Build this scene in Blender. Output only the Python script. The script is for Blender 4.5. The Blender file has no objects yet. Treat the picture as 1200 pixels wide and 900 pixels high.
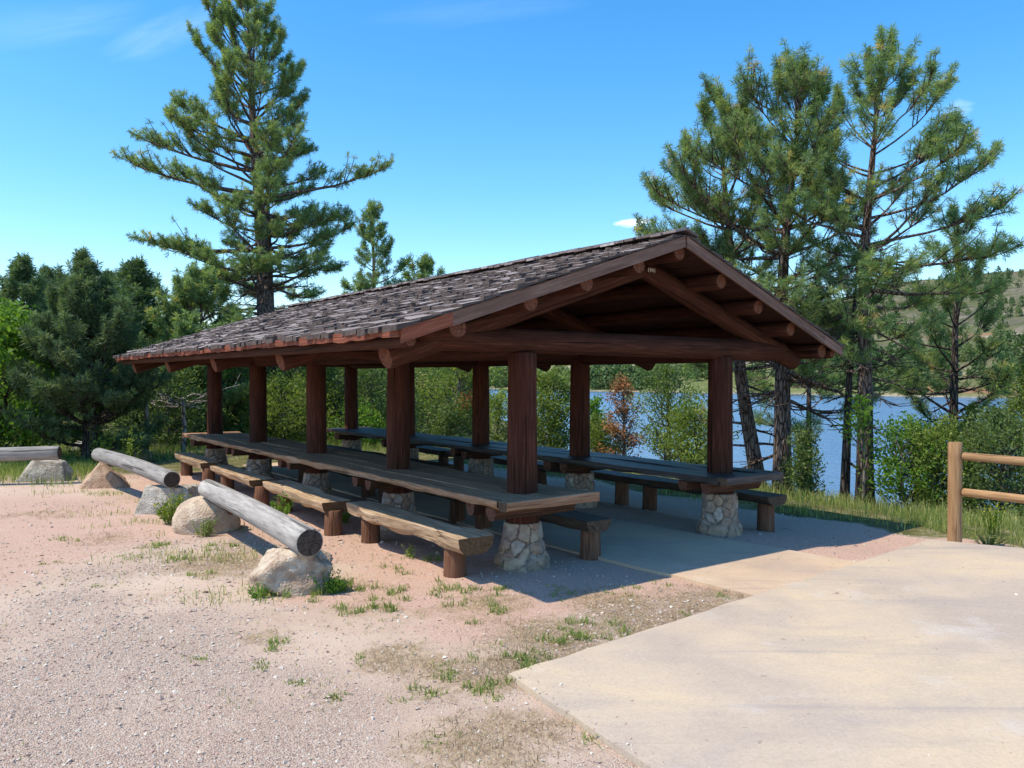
import bpy, math, random
import numpy as np
from mathutils import Vector, noise as mnoise

random.seed(7)
RNG = np.random.default_rng(7)
scene = bpy.context.scene
COL = scene.collection
pi = math.pi

# ------------------------------------------------------------------ frame of the shelter
X0, Y0, TH = 0.1108, 8.6876, 0.6297
ST, CT = math.sin(TH), math.cos(TH)
BAY = 2.777          # post spacing along the shelter
ROW = 3.2            # distance between the two rows of posts
FPX, HORIZ = 956.35, 441.8


def W(v, u, z=0.0):
    """shelter coordinates (v across, u along) to world"""
    return (X0 + CT * v - ST * u, Y0 + ST * v + CT * u, z)


def uv_of(X, Y):
    dx, dy = X - X0, Y - Y0
    return -ST * dx + CT * dy, CT * dx + ST * dy


def sstep(a, b, x):
    t = np.clip((x - a) / (b - a), 0, 1)
    return t * t * (3 - 2 * t)


LAKE_Z = -4.0


def crest(u):
    return 8.7 + 0.15 * np.clip(u - 2, 0, 20) + 0.60 * np.clip(u - 22, 0, 4000)


def vnoise(X, Y, s, seed=0):
    """smooth value noise, vectorised"""
    x, y = X * s + seed * 17.3, Y * s + seed * 9.7
    xi, yi = np.floor(x), np.floor(y)
    fx, fy = x - xi, y - yi
    fx, fy = fx * fx * (3 - 2 * fx), fy * fy * (3 - 2 * fy)

    def h(a, b):
        t = np.sin(a * 127.1 + b * 311.7 + seed * 74.7) * 43758.5453
        return t - np.floor(t)
    return (h(xi, yi) * (1 - fx) + h(xi + 1, yi) * fx) * (1 - fy) + (h(xi, yi + 1) * (1 - fx) + h(xi + 1, yi + 1) * fx) * fy


def fbm(X, Y, s, seed=0, o=4):
    t = 0
    a = 0.5
    for k in range(o):
        t = t + a * vnoise(X, Y, s * 2 ** k, seed + k * 3)
        a *= 0.5
    return t


APRON = [(-0.02, 5.42), (5.07, 9.9), (12.0, 5.75), (13.0, -6.0), (4.6, -6.0), (2.5, 0.85)]


def pts_in_poly(X, Y, poly):
    ins = np.zeros(X.shape, bool)
    n = len(poly)
    for i in range(n):
        x1, y1 = poly[i]
        x2, y2 = poly[(i + 1) % n]
        c = ((y1 > Y) != (y2 > Y)) & (X < (x2 - x1) * (Y - y1) / (y2 - y1 + 1e-12) + x1)
        ins ^= c
    return ins


def hgt(X, Y):
    X = np.asarray(X, float)
    Y = np.asarray(Y, float)
    u, v = uv_of(X, Y)
    d = np.hypot(X, Y)
    s = v - crest(u)
    soft = 1.1 * np.log1p(np.exp(np.clip(s / 1.1, -30, 30)))
    soft = np.where(s > 30, s, soft)
    drop = np.minimum(0.36 * soft, 7.5)
    drop = drop + 0.09 * sstep(3.3, 4.6, v) * (1 - sstep(10, 30, d) * 0)
    z = -drop
    near = np.exp(-np.clip(d - 6, 0, 60) / 25)
    z = z + (fbm(X, Y, 0.7, 1) - 0.5) * 0.035 * near + (fbm(X, Y, 3.1, 5) - 0.5) * 0.018 * near
    z = z + sstep(9, 40, d) * (fbm(X, Y, 0.12, 9) - 0.5) * 0.5 * sstep(14, 22, u)
    return z - 0.012


# ------------------------------------------------------------------ object helpers
def link(o):
    COL.objects.link(o)
    return o


def thing(name, label, cat, loc=(0, 0, 0), rz=0.0, group=None):
    o = link(bpy.data.objects.new(name, None))
    o.location = loc
    o.rotation_euler = (0, 0, rz)
    o.empty_display_size = 0.2
    return tag(o, label, cat, group)


def tag(o, label=None, cat=None, group=None, kind=None):
    if label:
        o['label'] = label
    if cat:
        o['category'] = cat
    if group:
        o['group'] = group
    if kind:
        o['kind'] = kind
    return o


def build(name, V, F, mats, parent=None, grain=None, tint=None, midx=None, smooth=True, loc=None):
    me = bpy.data.meshes.new(name)
    me.from_pydata([tuple(map(float, p)) for p in V], [], [tuple(map(int, f)) for f in F])
    return finish(name, me, mats, parent, grain, tint, midx, smooth, loc)


def finish(name, me, mats, parent, grain, tint, midx, smooth, loc=None):
    for m in (mats if isinstance(mats, (list, tuple)) else [mats]):
        me.materials.append(m)
    if grain is not None:
        a = me.attributes.new('grain', 'FLOAT_VECTOR', 'POINT')
        a.data.foreach_set('vector', np.asarray(grain, np.float32).ravel())
    if tint is not None:
        a = me.attributes.new('tint', 'FLOAT', 'POINT')
        a.data.foreach_set('value', np.asarray(tint, np.float32).ravel())
    if midx is not None:
        me.polygons.foreach_set('material_index', np.asarray(midx, np.int32))
    me.polygons.foreach_set('use_smooth', np.full(len(me.polygons), bool(smooth)))
    me.update()
    o = link(bpy.data.objects.new(name, me))
    if parent is not None:
        o.parent = parent
    if loc is not None:
        o.location = loc
    return o


def soup(name, V, T, mats, parent=None, tint=None, smooth=False, loc=None, zone=None):
    """fast triangle / quad mesh from arrays"""
    V = np.ascontiguousarray(V, np.float32)
    T = np.ascontiguousarray(T, np.int32)
    k = T.shape[1]
    me = bpy.data.meshes.new(name)
    me.vertices.add(len(V))
    me.vertices.foreach_set('co', V.ravel())
    me.loops.add(T.size)
    me.loops.foreach_set('vertex_index', T.ravel())
    me.polygons.add(len(T))
    me.polygons.foreach_set('loop_start', np.arange(0, T.size, k, dtype=np.int32))
    me.polygons.foreach_set('loop_total', np.full(len(T), k, np.int32))
    me.update(calc_edges=True)
    if zone is not None:
        a = me.attributes.new('zone', 'FLOAT_COLOR', 'POINT')
        a.data.foreach_set('color', np.asarray(zone, np.float32).ravel())
    return finish(name, me, mats, parent, None, tint, None, smooth, loc)


class MB:
    def __init__(s):
        s.V, s.F, s.G, s.M, s.n = [], [], [], [], 0

    def add(s, V, F, G=None, M=None):
        V = np.asarray(V, float)
        s.V.append(V)
        s.F += [tuple(i + s.n for i in f) for f in F]
        s.G.append(np.zeros_like(V) if G is None else np.asarray(G, float))
        s.M += list(M) if M is not None else [0] * len(F)
        s.n += len(V)

    def build(s, name, mats, parent=None, smooth=True, loc=None, tint=None):
        return build(name, np.concatenate(s.V), s.F, mats, parent, np.concatenate(s.G), tint, s.M, smooth, loc)


def frame(d, up=(0, 0, 1)):
    d = np.asarray(d, float)
    d = d / np.linalg.norm(d)
    up = np.asarray(up, float)
    if abs(d @ up) > 0.97:
        up = np.array([1.0, 0, 0]) if abs(d[0]) < 0.9 else np.array([0, 1.0, 0])
    a = np.cross(d, up)
    a /= np.linalg.norm(a)
    b = np.cross(a, d)
    return d, a, b


def loft(secs, grain, capmat=1):
    """secs (n,k,3) closed rings -> V,F,G,M with fan caps (own verts so the caps stay crisp)"""
    n, k, _ = secs.shape
    V = secs.reshape(-1, 3)
    G = grain.reshape(-1, 3)
    F, M = [], []
    for i in range(n - 1):
        for j in range(k):
            a, b = i * k + j, i * k + (j + 1) % k
            F.append((a, b, b + k, a + k))
            M.append(0)
    base = n * k
    extra, eg = [], []
    for end, (ring, g) in enumerate(((secs[0], grain[0]), (secs[-1], grain[-1]))):
        c = ring.mean(0)
        cg = g.mean(0)
        o = base + len(extra)
        extra += list(ring) + [c]
        eg += list(g) + [cg]
        for j in range(k):
            a, b = o + j, o + (j + 1) % k
            F.append((b, a, o + k) if end == 0 else (a, b, o + k))
            M.append(capmat)
    return np.vstack([V, extra]), F, np.vstack([G, eg]), M


def log_mesh(p0, p1, r0, r1, seed=0, k=16, seg=0.16, lump=0.05, bend=0.0, flare=0.0, oval=1.0, bevel=0.012):
    p0, p1 = np.array(p0, float), np.array(p1, float)
    L = np.linalg.norm(p1 - p0)
    d, a, b = frame(p1 - p0)
    n = max(4, int(L / seg) + 1)
    rg = np.random.default_rng(seed + 100)
    s = np.linspace(0, L, n)
    s = np.concatenate([[0, bevel], s[1:-1], [L - bevel, L]])
    n = len(s)
    ang = np.linspace(0, 2 * pi, k, endpoint=False)
    r = r0 + (r1 - r0) * s / L
    r = r * (1 + flare * np.exp(-s / 0.12))
    r[0] -= bevel
    r[-1] -= bevel
    lum = np.zeros((n, k))
    for q in range(5):
        f1, f2 = rg.uniform(0.6, 4.5), rg.integers(1, 4)
        lum += rg.uniform(0.2, 0.6) * np.sin(f1 * s[:, None] + f2 * ang[None, :] + rg.uniform(0, 6))
    for q in range(int(L * 1.6)):
        s0, a0 = rg.uniform(0, L), rg.uniform(0, 2 * pi)
        da = np.angle(np.exp(1j * (ang - a0)))
        lum += 1.6 * rg.uniform(0.5, 1) * np.exp(-((s[:, None] - s0) / 0.07) ** 2 - (da[None, :] / 0.35) ** 2)
    R = r[:, None] * (1 + lump * lum * 0.45)
    b1, b2 = rg.uniform(-1, 1, 2)
    off = bend * np.sin(pi * s / L)
    cen = p0 + d * s[:, None] + (a * b1 + b * b2) * off[:, None]
    ca, sa = np.cos(ang), np.sin(ang) * oval
    secs = cen[:, None, :] + R[..., None] * (ca[None, :, None] * a + sa[None, :, None] * b)
    sh = rg.uniform(0, 50)
    grain = np.stack([np.repeat(s[:, None], k, 1) + sh, R * ca, R * sa], -1)
    return loft(secs, grain)


def log_obj(name, mats, parent, *args, **kw):
    m = MB()
    m.add(*log_mesh(*args, **kw))
    return m.build(name, mats, parent)


def plank_mesh(p0, p1, wid, thick, seed=0, wavy=0.0, rounded=0.5, k=3, seg=0.12, left=True, right=True, warp=0.004, top_in=0.0):
    """a sawn / half-log board: flat top, live edge on the sides; p0-p1 is the centre line of its top face"""
    p0, p1 = np.array(p0, float), np.array(p1, float)
    L = np.linalg.norm(p1 - p0)
    d, a, b = frame(p1 - p0)
    rg = np.random.default_rng(seed + 900)
    n = max(5, int(L / seg) + 1)
    s = np.linspace(0, L, n)
    s = np.concatenate([[0, 0.012], s[1:-1], [L - 0.012, L]])
    n = len(s)
    h = wid / 2

    def wob(amp, f0=1.2, f1=9):
        t = np.zeros(n)
        for q in range(6):
            f = rg.uniform(f0, f1)
            t += np.sin(f * s + rg.uniform(0, 6)) / (0.6 + 0.25 * f)
        return amp * t
    lw, rw = (wob(wavy) if left else np.zeros(n)), (wob(wavy) if right else np.zeros(n))
    bot = wob(wavy * 0.8, 2, 12)
    lw += wob(0.002)
    rw += wob(0.002)
    top = wob(warp, 0.6, 3)
    prof = []
    e = 0.008
    hl, hr = h + lw, h + rw
    t = thick + np.abs(bot)
    z0 = np.zeros(n)
    P = [(-hl + e + top_in, top), (-h * 0.3 + z0, top + .001), (h * 0.3 + z0, top - .001), (hr - e - top_in, top), (hr, top - e),
         (hr - 0.05 * rounded * wid, -t * 0.55), (h * (1 - 0.45 * rounded) + z0, -t * 0.93), (h * 0.4 + z0, -t), (-h * 0.4 + z0, -t),
         (-h * (1 - 0.45 * rounded) + z0, -t * 0.93), (-hl + 0.05 * rounded * wid, -t * 0.55), (-hl, top - e)]
    A = np.stack([q[0] + z0 for q in P], 1)
    B = np.stack([q[1] + z0 for q in P], 1)
    A[[0, -1]] *= 0.985
    B[0] -= 0.004
    B[-1] -= 0.004
    secs = p0 + d * s[:, None, None] + A[..., None] * a + B[..., None] * b
    sh = rg.uniform(0, 60)
    grain = np.stack([np.repeat(s[:, None], A.shape[1], 1) + sh, A + sh * .01, B], -1)
    # ring order reversed so that normals point out
    return loft(secs[:, ::-1], grain[:, ::-1])


def plank_obj(name, mats, parent, *args, smooth=False, **kw):
    m = MB()
    m.add(*plank_mesh(*args, **kw))
    return m.build(name, mats, parent, smooth=smooth)


# ------------------------------------------------------------------ node helpers
class N:
    def __init__(s, name):
        s.m = bpy.data.materials.new(name)
        s.m.use_nodes = True
        s.t = s.m.node_tree
        s.t.nodes.clear()
        s.out = s.n('ShaderNodeOutputMaterial')

    def n(s, typ, **kw):
        nd = s.t.nodes.new(typ)
        for k, v in kw.items():
            if k.startswith('i_'):
                key = k[2:]
                key = int(key) if key.isdigit() else key.replace('_', ' ')
                s.set(nd.inputs[key], v)
            else:
                setattr(nd, k, v)
        return nd

    def set(s, sock, v):
        if hasattr(v, 'is_output'):
            s.t.links.new(v, sock)
        elif hasattr(v, 'outputs'):
            s.t.links.new(v.outputs[0], sock)
        else:
            if sock.type == 'RGBA' and not hasattr(v, '__len__'):
                v = (v, v, v, 1)
            if sock.type == 'RGBA' and len(v) == 3:
                v = (*v, 1)
            sock.default_value = v

    def attr(s, name, out='Vector'):
        return s.n('ShaderNodeAttribute', attribute_name=name).outputs[out]

    def coord(s, out='Object'):
        return s.n('ShaderNodeTexCoord').outputs[out]

    def map(s, vec, scale=(1, 1, 1), loc=(0, 0, 0), rot=(0, 0, 0)):
        return s.n('ShaderNodeMapping', i_Vector=vec, i_Scale=scale, i_Location=loc, i_Rotation=rot).outputs[0]

    def noise(s, vec, scale=1.0, detail=4, rough=0.55, dist=0.0, out=0):
        return s.n('ShaderNodeTexNoise', i_Vector=vec, i_Scale=scale, i_Detail=detail, i_Roughness=rough, i_Distortion=dist).outputs[out]

    def vor(s, vec, scale=1.0, feature='F1', out='Distance', rnd=1.0):
        v = s.n('ShaderNodeTexVoronoi', feature=feature, i_Vector=vec, i_Scale=scale)
        v.inputs['Randomness'].default_value = rnd
        return v.outputs[out]

    def ramp(s, fac, stops, interp='LINEAR'):
        r = s.n('ShaderNodeValToRGB')
        s.set(r.inputs[0], fac)
        cr = r.color_ramp
        cr.interpolation = interp
        while len(cr.elements) < len(stops):
            cr.elements.new(0.5)
        for e, (p, c) in zip(cr.elements, stops):
            e.position = p
            c = (c, c, c) if not hasattr(c, '__len__') else c
            e.color = (*c[:3], 1)
        return r.outputs[0]

    def mix(s, fac, a, b, mode='MIX'):
        m = s.n('ShaderNodeMix', data_type='RGBA', blend_type=mode)
        s.set(m.inputs[0], fac)
        s.set(m.inputs[6], a)
        s.set(m.inputs[7], b)
        return m.outputs[2]

    def math(s, op, a, b=0.0, clamp=False):
        m = s.n('ShaderNodeMath', operation=op, use_clamp=clamp)
        s.set(m.inputs[0], a)
        s.set(m.inputs[1], b)
        return m.outputs[0]

    def sep(s, vec):
        return s.n('ShaderNodeSeparateXYZ', i_Vector=vec).outputs

    def bump(s, h, strength=0.3, dist=0.02, normal=None):
        b = s.n('ShaderNodeBump', i_Height=h, i_Strength=strength, i_Distance=dist)
        if normal is not None:
            s.set(b.inputs['Normal'], normal)
        return b.outputs[0]

    def rnd(s):
        return s.n('ShaderNodeObjectInfo').outputs['Random']

    def bsdf(s, color, rough=0.85, normal=None, spec=0.25, finish=True):
        b = s.n('ShaderNodeBsdfPrincipled', i_Base_Color=color, i_Roughness=rough)
        b.inputs['Specular IOR Level'].default_value = spec
        if normal is not None:
            s.set(b.inputs['Normal'], normal)
        if finish:
            s.t.links.new(b.outputs[0], s.out.inputs[0])
        return b


def wood(name, c_dark, c_mid, c_light, rough=0.8, crack=0.6, blotch=0.5, bump=0.35, fib=26.0, spec=0.2):
    s = N(name)
    g = s.attr('grain')
    wav = s.noise(s.map(g, (1.2, 3, 3)), 1, 3)
    gg = s.n('ShaderNodeVectorMath', operation='ADD', i_0=g, i_1=s.n('ShaderNodeVectorMath', operation='SCALE', i_0=s.noise(s.map(g, (1.3, 4, 4)), 1, 2, out=1), i_3=0.02).outputs[0]).outputs[0]
    fibre = s.noise(s.map(gg, (1.6, fib, fib)), 1.5, 8, 0.65)
    fine = s.noise(s.map(gg, (3.0, fib * 4, fib * 4)), 1.5, 4, 0.6)
    col = s.ramp(s.math('ADD', s.math('MULTIPLY', fibre, 0.75), s.math('MULTIPLY', fine, 0.25)),
                 [(0.3, c_dark), (0.5, c_mid), (0.68, c_light)])
    big = s.noise(s.map(g, (0.9, 5, 5)), 1.3, 4, 0.6)
    col = s.mix(s.math('MULTIPLY', s.ramp(big, [(0.42, 0), (0.62, 1)]), blotch), col, s.mix(0.5, c_dark, c_mid))
    cr = s.ramp(s.noise(s.map(gg, (0.55, fib * 1.1, fib * 1.1), (3, 1, 7)), 1.0, 3, 0.5), [(0.345, 1), (0.385, 0)])
    col = s.mix(s.math('MULTIPLY', cr, crack), col, tuple(0.35 * x for x in c_dark))
    rv = s.math('ADD', s.math('MULTIPLY', s.rnd(), 0.4), 0.8)
    hs = s.n('ShaderNodeHueSaturation', i_Color=col, i_Value=rv)
    h = s.math('SUBTRACT', s.math('ADD', s.math('MULTIPLY', fibre, 0.6), s.math('MULTIPLY', fine, 0.3)), s.math('MULTIPLY', cr, 0.8))
    s.bsdf(hs.outputs[0], rough, s.bump(h, bump, 0.03), spec)
    return s.m


def endgrain(name, c_dark, c_light, freq=75, crack=0.8):
    s = N(name)
    g = s.attr('grain')
    x, y, z = s.sep(g)[0:3]
    nz = s.noise(s.map(g, (1, 9, 9)), 1, 3)
    rad = s.math('SQRT', s.math('ADD', s.math('MULTIPLY', y, y), s.math('MULTIPLY', z, z)))
    ring = s.math('SINE', s.math('MULTIPLY', s.math('ADD', rad, s.math('MULTIPLY', nz, 0.03)), freq * 6.28))
    ang = s.n('ShaderNodeMath', operation='ARCTAN2', i_0=y, i_1=z).outputs[0]
    sp = s.n('ShaderNodeCombineXYZ', i_X=s.math('MULTIPLY', ang, 3.0), i_Y=s.math('MULTIPLY', rad, 6.0), i_Z=x).outputs[0]
    rad_cr = s.ramp(s.noise(sp, 1.6, 4, 0.6), [(0.33, 1), (0.42, 0)])
    f = s.math('ADD', s.math('MULTIPLY', ring, 0.18), s.noise(s.map(g, (1, 40, 40)), 1, 5))
    col = s.ramp(f, [(0.3, c_dark), (0.72, c_light)])
    col = s.mix(s.math('MULTIPLY', rad_cr, crack), col, tuple(0.25 * q for q in c_dark))
    s.bsdf(col, 0.9, s.bump(s.math('SUBTRACT', f, rad_cr), 0.4, 0.01), 0.15)
    return s.m


M = {}
M['post'] = wood('stained_log', (0.022, 0.007, 0.004), (0.080, 0.026, 0.015), (0.165, 0.062, 0.038), 0.75, 0.75, 0.6, 0.7, spec=0.15)
M['beam'] = wood('stained_beam', (0.020, 0.007, 0.004), (0.062, 0.021, 0.012), (0.125, 0.048, 0.030), 0.75, 0.7, 0.6, 0.65, spec=0.15)
M['end_red'] = endgrain('cut_end', (0.08, 0.030, 0.019), (0.235, 0.10, 0.062))
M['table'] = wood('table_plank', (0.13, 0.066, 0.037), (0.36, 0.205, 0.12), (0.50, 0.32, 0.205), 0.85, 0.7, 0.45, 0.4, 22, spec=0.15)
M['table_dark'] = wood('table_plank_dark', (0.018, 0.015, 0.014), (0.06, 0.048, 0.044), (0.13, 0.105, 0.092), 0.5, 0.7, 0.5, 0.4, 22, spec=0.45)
M['cleat'] = wood('cleat_log', (0.03, 0.015, 0.01), (0.09, 0.045, 0.028), (0.17, 0.09, 0.055), 0.8, 0.5)
M['end_brown'] = endgrain('board_end', (0.055, 0.035, 0.022), (0.17, 0.115, 0.075))
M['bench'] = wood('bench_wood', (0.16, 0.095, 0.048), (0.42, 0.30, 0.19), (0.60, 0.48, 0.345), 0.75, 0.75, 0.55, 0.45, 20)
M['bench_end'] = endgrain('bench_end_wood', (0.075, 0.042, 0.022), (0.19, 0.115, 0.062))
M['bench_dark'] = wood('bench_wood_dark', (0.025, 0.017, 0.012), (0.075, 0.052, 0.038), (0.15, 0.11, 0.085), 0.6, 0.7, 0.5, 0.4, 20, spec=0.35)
M['leg'] = wood('leg_log', (0.06, 0.028, 0.017), (0.16, 0.078, 0.046), (0.26, 0.145, 0.09), 0.85, 0.6, 0.5, 0.5)
M['grey_log'] = wood('weathered_log', (0.13, 0.12, 0.11), (0.31, 0.295, 0.275), (0.46, 0.44, 0.41), 0.85, 0.75, 0.35, 0.5, 15)
M['end_dark'] = endgrain('weathered_end', (0.03, 0.022, 0.018), (0.115, 0.09, 0.075), 85)
M['fence'] = wood('fence_wood', (0.15, 0.080, 0.038), (0.34, 0.205, 0.105), (0.46, 0.31, 0.175), 0.8, 0.6, 0.5, 0.4, 18)
M['fence_end'] = endgrain('fence_end_wood', (0.16, 0.09, 0.04), (0.4, 0.26, 0.13))
M['board'] = wood('barge_wood', (0.085, 0.045, 0.034), (0.21, 0.12, 0.09), (0.34, 0.22, 0.175), 0.8, 0.6, 0.6, 0.35)
M['red_board'] = wood('fascia_wood', (0.085, 0.026, 0.015), (0.22, 0.07, 0.04), (0.32, 0.12, 0.07), 0.8, 0.5, 0.4, 0.4)
M['deck'] = wood('deck_boards', (0.014, 0.006, 0.004), (0.04, 0.017, 0.011), (0.075, 0.034, 0.023), 0.85, 0.5)


def mat_shake():
    s = N('wood_shake')
    t = s.attr('tint', 'Fac')
    g = s.attr('grain')
    col = s.ramp(t, [(0.0, (0.11, 0.08, 0.072)), (0.4, (0.26, 0.215, 0.20)), (0.75, (0.39, 0.34, 0.325)), (1.0, (0.54, 0.49, 0.475))])
    fib = s.noise(s.map(g, (2.0, 55, 4)), 1, 5, 0.6)
    col = s.mix(0.75, col, s.ramp(fib, [(0.3, 0.30), (0.6, 1.0)]), 'MULTIPLY')
    blo = s.noise(s.map(g, (5, 5, 5)), 1, 4)
    col = s.mix(s.ramp(blo, [(0.55, 0), (0.72, 0.6)]), col, (0.055, 0.05, 0.043))
    s.bsdf(col, 0.88, s.bump(fib, 0.6, 0.02), 0.2)
    return s.m


M['shake'] = mat_shake()
M['shake_butt'] = wood('shake_end', (0.04, 0.03, 0.026), (0.09, 0.07, 0.062), (0.16, 0.13, 0.12), 0.9, 0.6, bump=.3)


def mat_rock(name, c1, c2, c3, moss=0.0, scale=8.0):
    s = N(name)
    o = s.coord('Object')
    a = s.noise(o, scale, 8, 0.65)
    b = s.noise(o, scale * 0.4, 3, 0.5)
    col = s.ramp(a, [(0.32, c1), (0.5, c2), (0.66, c3)])
    col = s.mix(s.ramp(b, [(0.45, 0), (0.6, 0.7)]), col, c1)
    pits = s.vor(o, scale * 5, 'F1')
    col = s.mix(s.ramp(s.noise(o, scale * 7, 3, 0.6), [(0.34, 0.45), (0.42, 0)]), col, tuple(0.55 * q for q in c1))
    if moss:
        mm = s.ramp(s.noise(o, scale * 1.2, 5, 0.6), [(0.5 - moss * 0.2, 0), (0.62 - moss * 0.2, 1)])
        col = s.mix(s.math('MULTIPLY', mm, 0.85), col, (0.14, 0.15, 0.035))
    h = s.math('ADD', a, s.math('MULTIPLY', pits, 0.35))
    h = s.math('ADD', h, s.math('MULTIPLY', s.noise(o, scale * 9, 4), 0.25))
    s.bsdf(col, 0.95, s.bump(h, 0.7, 0.05), 0.1)
    return s.m


M['rock_tan'] = mat_rock('tan_limestone', (0.30, 0.20, 0.14), (0.52, 0.43, 0.33), (0.66, 0.59, 0.49))
M['rock_beige'] = mat_rock('beige_sandstone', (0.40, 0.30, 0.22), (0.56, 0.45, 0.34), (0.65, 0.55, 0.43))
M['rock_grey'] = mat_rock('grey_limestone', (0.24, 0.215, 0.18), (0.45, 0.42, 0.365), (0.60, 0.57, 0.50))
M['rock_orange'] = mat_rock('orange_sandstone', (0.30, 0.19, 0.13), (0.45, 0.32, 0.225), (0.56, 0.43, 0.32))
M['rock_moss'] = mat_rock('mossy_stone', (0.30, 0.24, 0.17), (0.42, 0.36, 0.27), (0.5, 0.44, 0.34), 0.6)


def mat_pier():
    s = N('pier_masonry')
    o = s.coord('Object')
    t = s.attr('tint', 'Fac')
    col = s.ramp(t, [(0.0, (0.24, 0.215, 0.185)), (0.12, (0.27, 0.24, 0.205)), (0.2, (0.44, 0.31, 0.22)), (0.45, (0.58, 0.45, 0.33)), (0.7, (0.44, 0.28, 0.20)), (0.85, (0.38, 0.34, 0.30)), (1.0, (0.66, 0.56, 0.45))])
    nn = s.noise(o, 16, 7, 0.65)
    col = s.mix(0.8, col, s.ramp(nn, [(0.3, 0.42), (0.62, 0.95)]), 'MULTIPLY')
    s.bsdf(col, 0.95, s.bump(nn, 0.6, 0.03), 0.1)
    return s.m


M['pier'] = mat_pier()


def mat_bark(name, c1, c2, c3, scale=1.0):
    s = N(name)
    o = s.coord('Object')
    m = s.map(o, (9 * scale, 9 * scale, 1.9 * scale))
    v = s.vor(m, 1.0, 'DISTANCE_TO_EDGE')
    nz = s.noise(m, 1.6, 6, 0.6)
    col = s.ramp(nz, [(0.3, c1), (0.5, c2), (0.68, c3)])
    crk = s.ramp(s.math('ADD', v, s.math('MULTIPLY', nz, 0.1)), [(0.06, 0), (0.17, 1)])
    col = s.mix(s.math('SUBTRACT', 1.0, crk), col, tuple(0.5 * q for q in c1))
    s.bsdf(col, 0.95, s.bump(s.math('ADD', crk, s.math('MULTIPLY', nz, 0.5)), 0.8, 0.04), 0.1)
    return s.m


M['bark'] = mat_bark('pine_bark', (0.085, 0.060, 0.050), (0.185, 0.135, 0.112), (0.31, 0.24, 0.20), 1.7)
M['bark_dark'] = mat_bark('dark_bark', (0.045, 0.036, 0.031), (0.10, 0.080, 0.070), (0.18, 0.15, 0.132), 1.7)
M['bark_grey'] = mat_bark('juniper_bark', (0.085, 0.075, 0.065), (0.19, 0.17, 0.15), (0.31, 0.29, 0.265))
M['deadwood'] = mat_bark('dead_wood', (0.16, 0.14, 0.125), (0.30, 0.275, 0.25), (0.42, 0.39, 0.365))


def mat_leaf(name, stops, transl=0.3, rough=0.6, spec=0.25, tcol=None):
    s = N(name)
    t = s.attr('tint', 'Fac')
    col = s.ramp(t, stops)
    hs = s.n('ShaderNodeHueSaturation', i_Color=col, i_Value=s.math('ADD', s.math('MULTIPLY', s.rnd(), 0.25), 0.875))
    b = s.bsdf(hs.outputs[0], rough, None, spec, finish=False)
    tr = s.n('ShaderNodeBsdfTranslucent', i_Color=s.mix(1.0, hs.outputs[0], tcol or (1.5, 1.6, 0.7), 'MULTIPLY'))
    mx = s.n('ShaderNodeMixShader', i_0=transl, i_1=b.outputs[0], i_2=tr.outputs[0])
    s.t.links.new(mx.outputs[0], s.out.inputs[0])
    return s.m


M['needle'] = mat_leaf('pine_needles', [(0.0, (0.088, 0.143, 0.064)), (0.5, (0.176, 0.265, 0.113)), (0.85, (0.362, 0.421, 0.137)), (1.0, (0.469, 0.359, 0.149))], 0.38)
M['needle_dark'] = mat_leaf('dark_pine_needles', [(0.0, (0.058, 0.098, 0.052)), (0.5, (0.112, 0.178, 0.086)), (0.9, (0.194, 0.263, 0.113)), (1.0, (0.237, 0.291, 0.129))], 0.32)
M['juniper'] = mat_leaf('juniper_foliage', [(0.0, (0.094, 0.141, 0.034)), (0.5, (0.182, 0.244, 0.054)), (0.9, (0.282, 0.340, 0.084)), (1.0, (0.350, 0.311, 0.118))], 0.4)
M['juniper_dark'] = mat_leaf('dark_juniper_foliage', [(0.0, (0.068, 0.112, 0.041)), (0.5, (0.140, 0.206, 0.068)), (1.0, (0.244, 0.309, 0.104))], 0.35)
M['leaf'] = mat_leaf('bright_leaves', [(0.0, (0.072, 0.156, 0.022)), (0.5, (0.132, 0.252, 0.036)), (1.0, (0.216, 0.348, 0.066))], 0.45)
M['rust'] = mat_leaf('rusty_foliage', [(0.0, (0.192, 0.084, 0.030)), (0.5, (0.360, 0.168, 0.066)), (1.0, (0.504, 0.288, 0.132))], 0.3, tcol=(1.3, 1.0, 0.7))
M['grass'] = mat_leaf('grass_blades', [(0.0, (0.100, 0.154, 0.036)), (0.45, (0.209, 0.281, 0.076)), (0.75, (0.435, 0.418, 0.181)), (1.0, (0.750, 0.653, 0.362))], 0.35)
M['straw'] = mat_leaf('dry_straw', [(0.0, (0.15, 0.105, 0.06)), (0.5, (0.34, 0.265, 0.165)), (1.0, (0.52, 0.43, 0.29))], 0.2)
M['weed'] = mat_leaf('weed_leaves', [(0.0, (0.088, 0.150, 0.025)), (0.5, (0.175, 0.250, 0.037)), (0.9, (0.275, 0.338, 0.062)), (1.0, (0.625, 0.500, 0.037))], 0.35)
M['farleaf'] = mat_leaf('far_foliage', [(0.0, (0.064, 0.108, 0.043)), (0.5, (0.122, 0.186, 0.072)), (1.0, (0.200, 0.257, 0.100))], 0.3)

# ------------------------------------------------------------------ ground
SRC_DRY = [(560, 705, .55), (640, 745, .55), (700, 770, .6), (770, 735, .6), (820, 705, .5), (860, 695, .4), (560, 880, .4), (620, 850, .4),
           (440, 700, .4), (245, 662, .5), (130, 630, .4), (300, 745, .25), (60, 600, .5), (560, 800, .35), (480, 770, .3), (720, 705, .5), (950, 660, .35), (600, 790, .4)]


def un0(x, y):
    Y = 2.0 * FPX / (y - HORIZ)
    return (x - 600) / FPX * Y, Y


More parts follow.
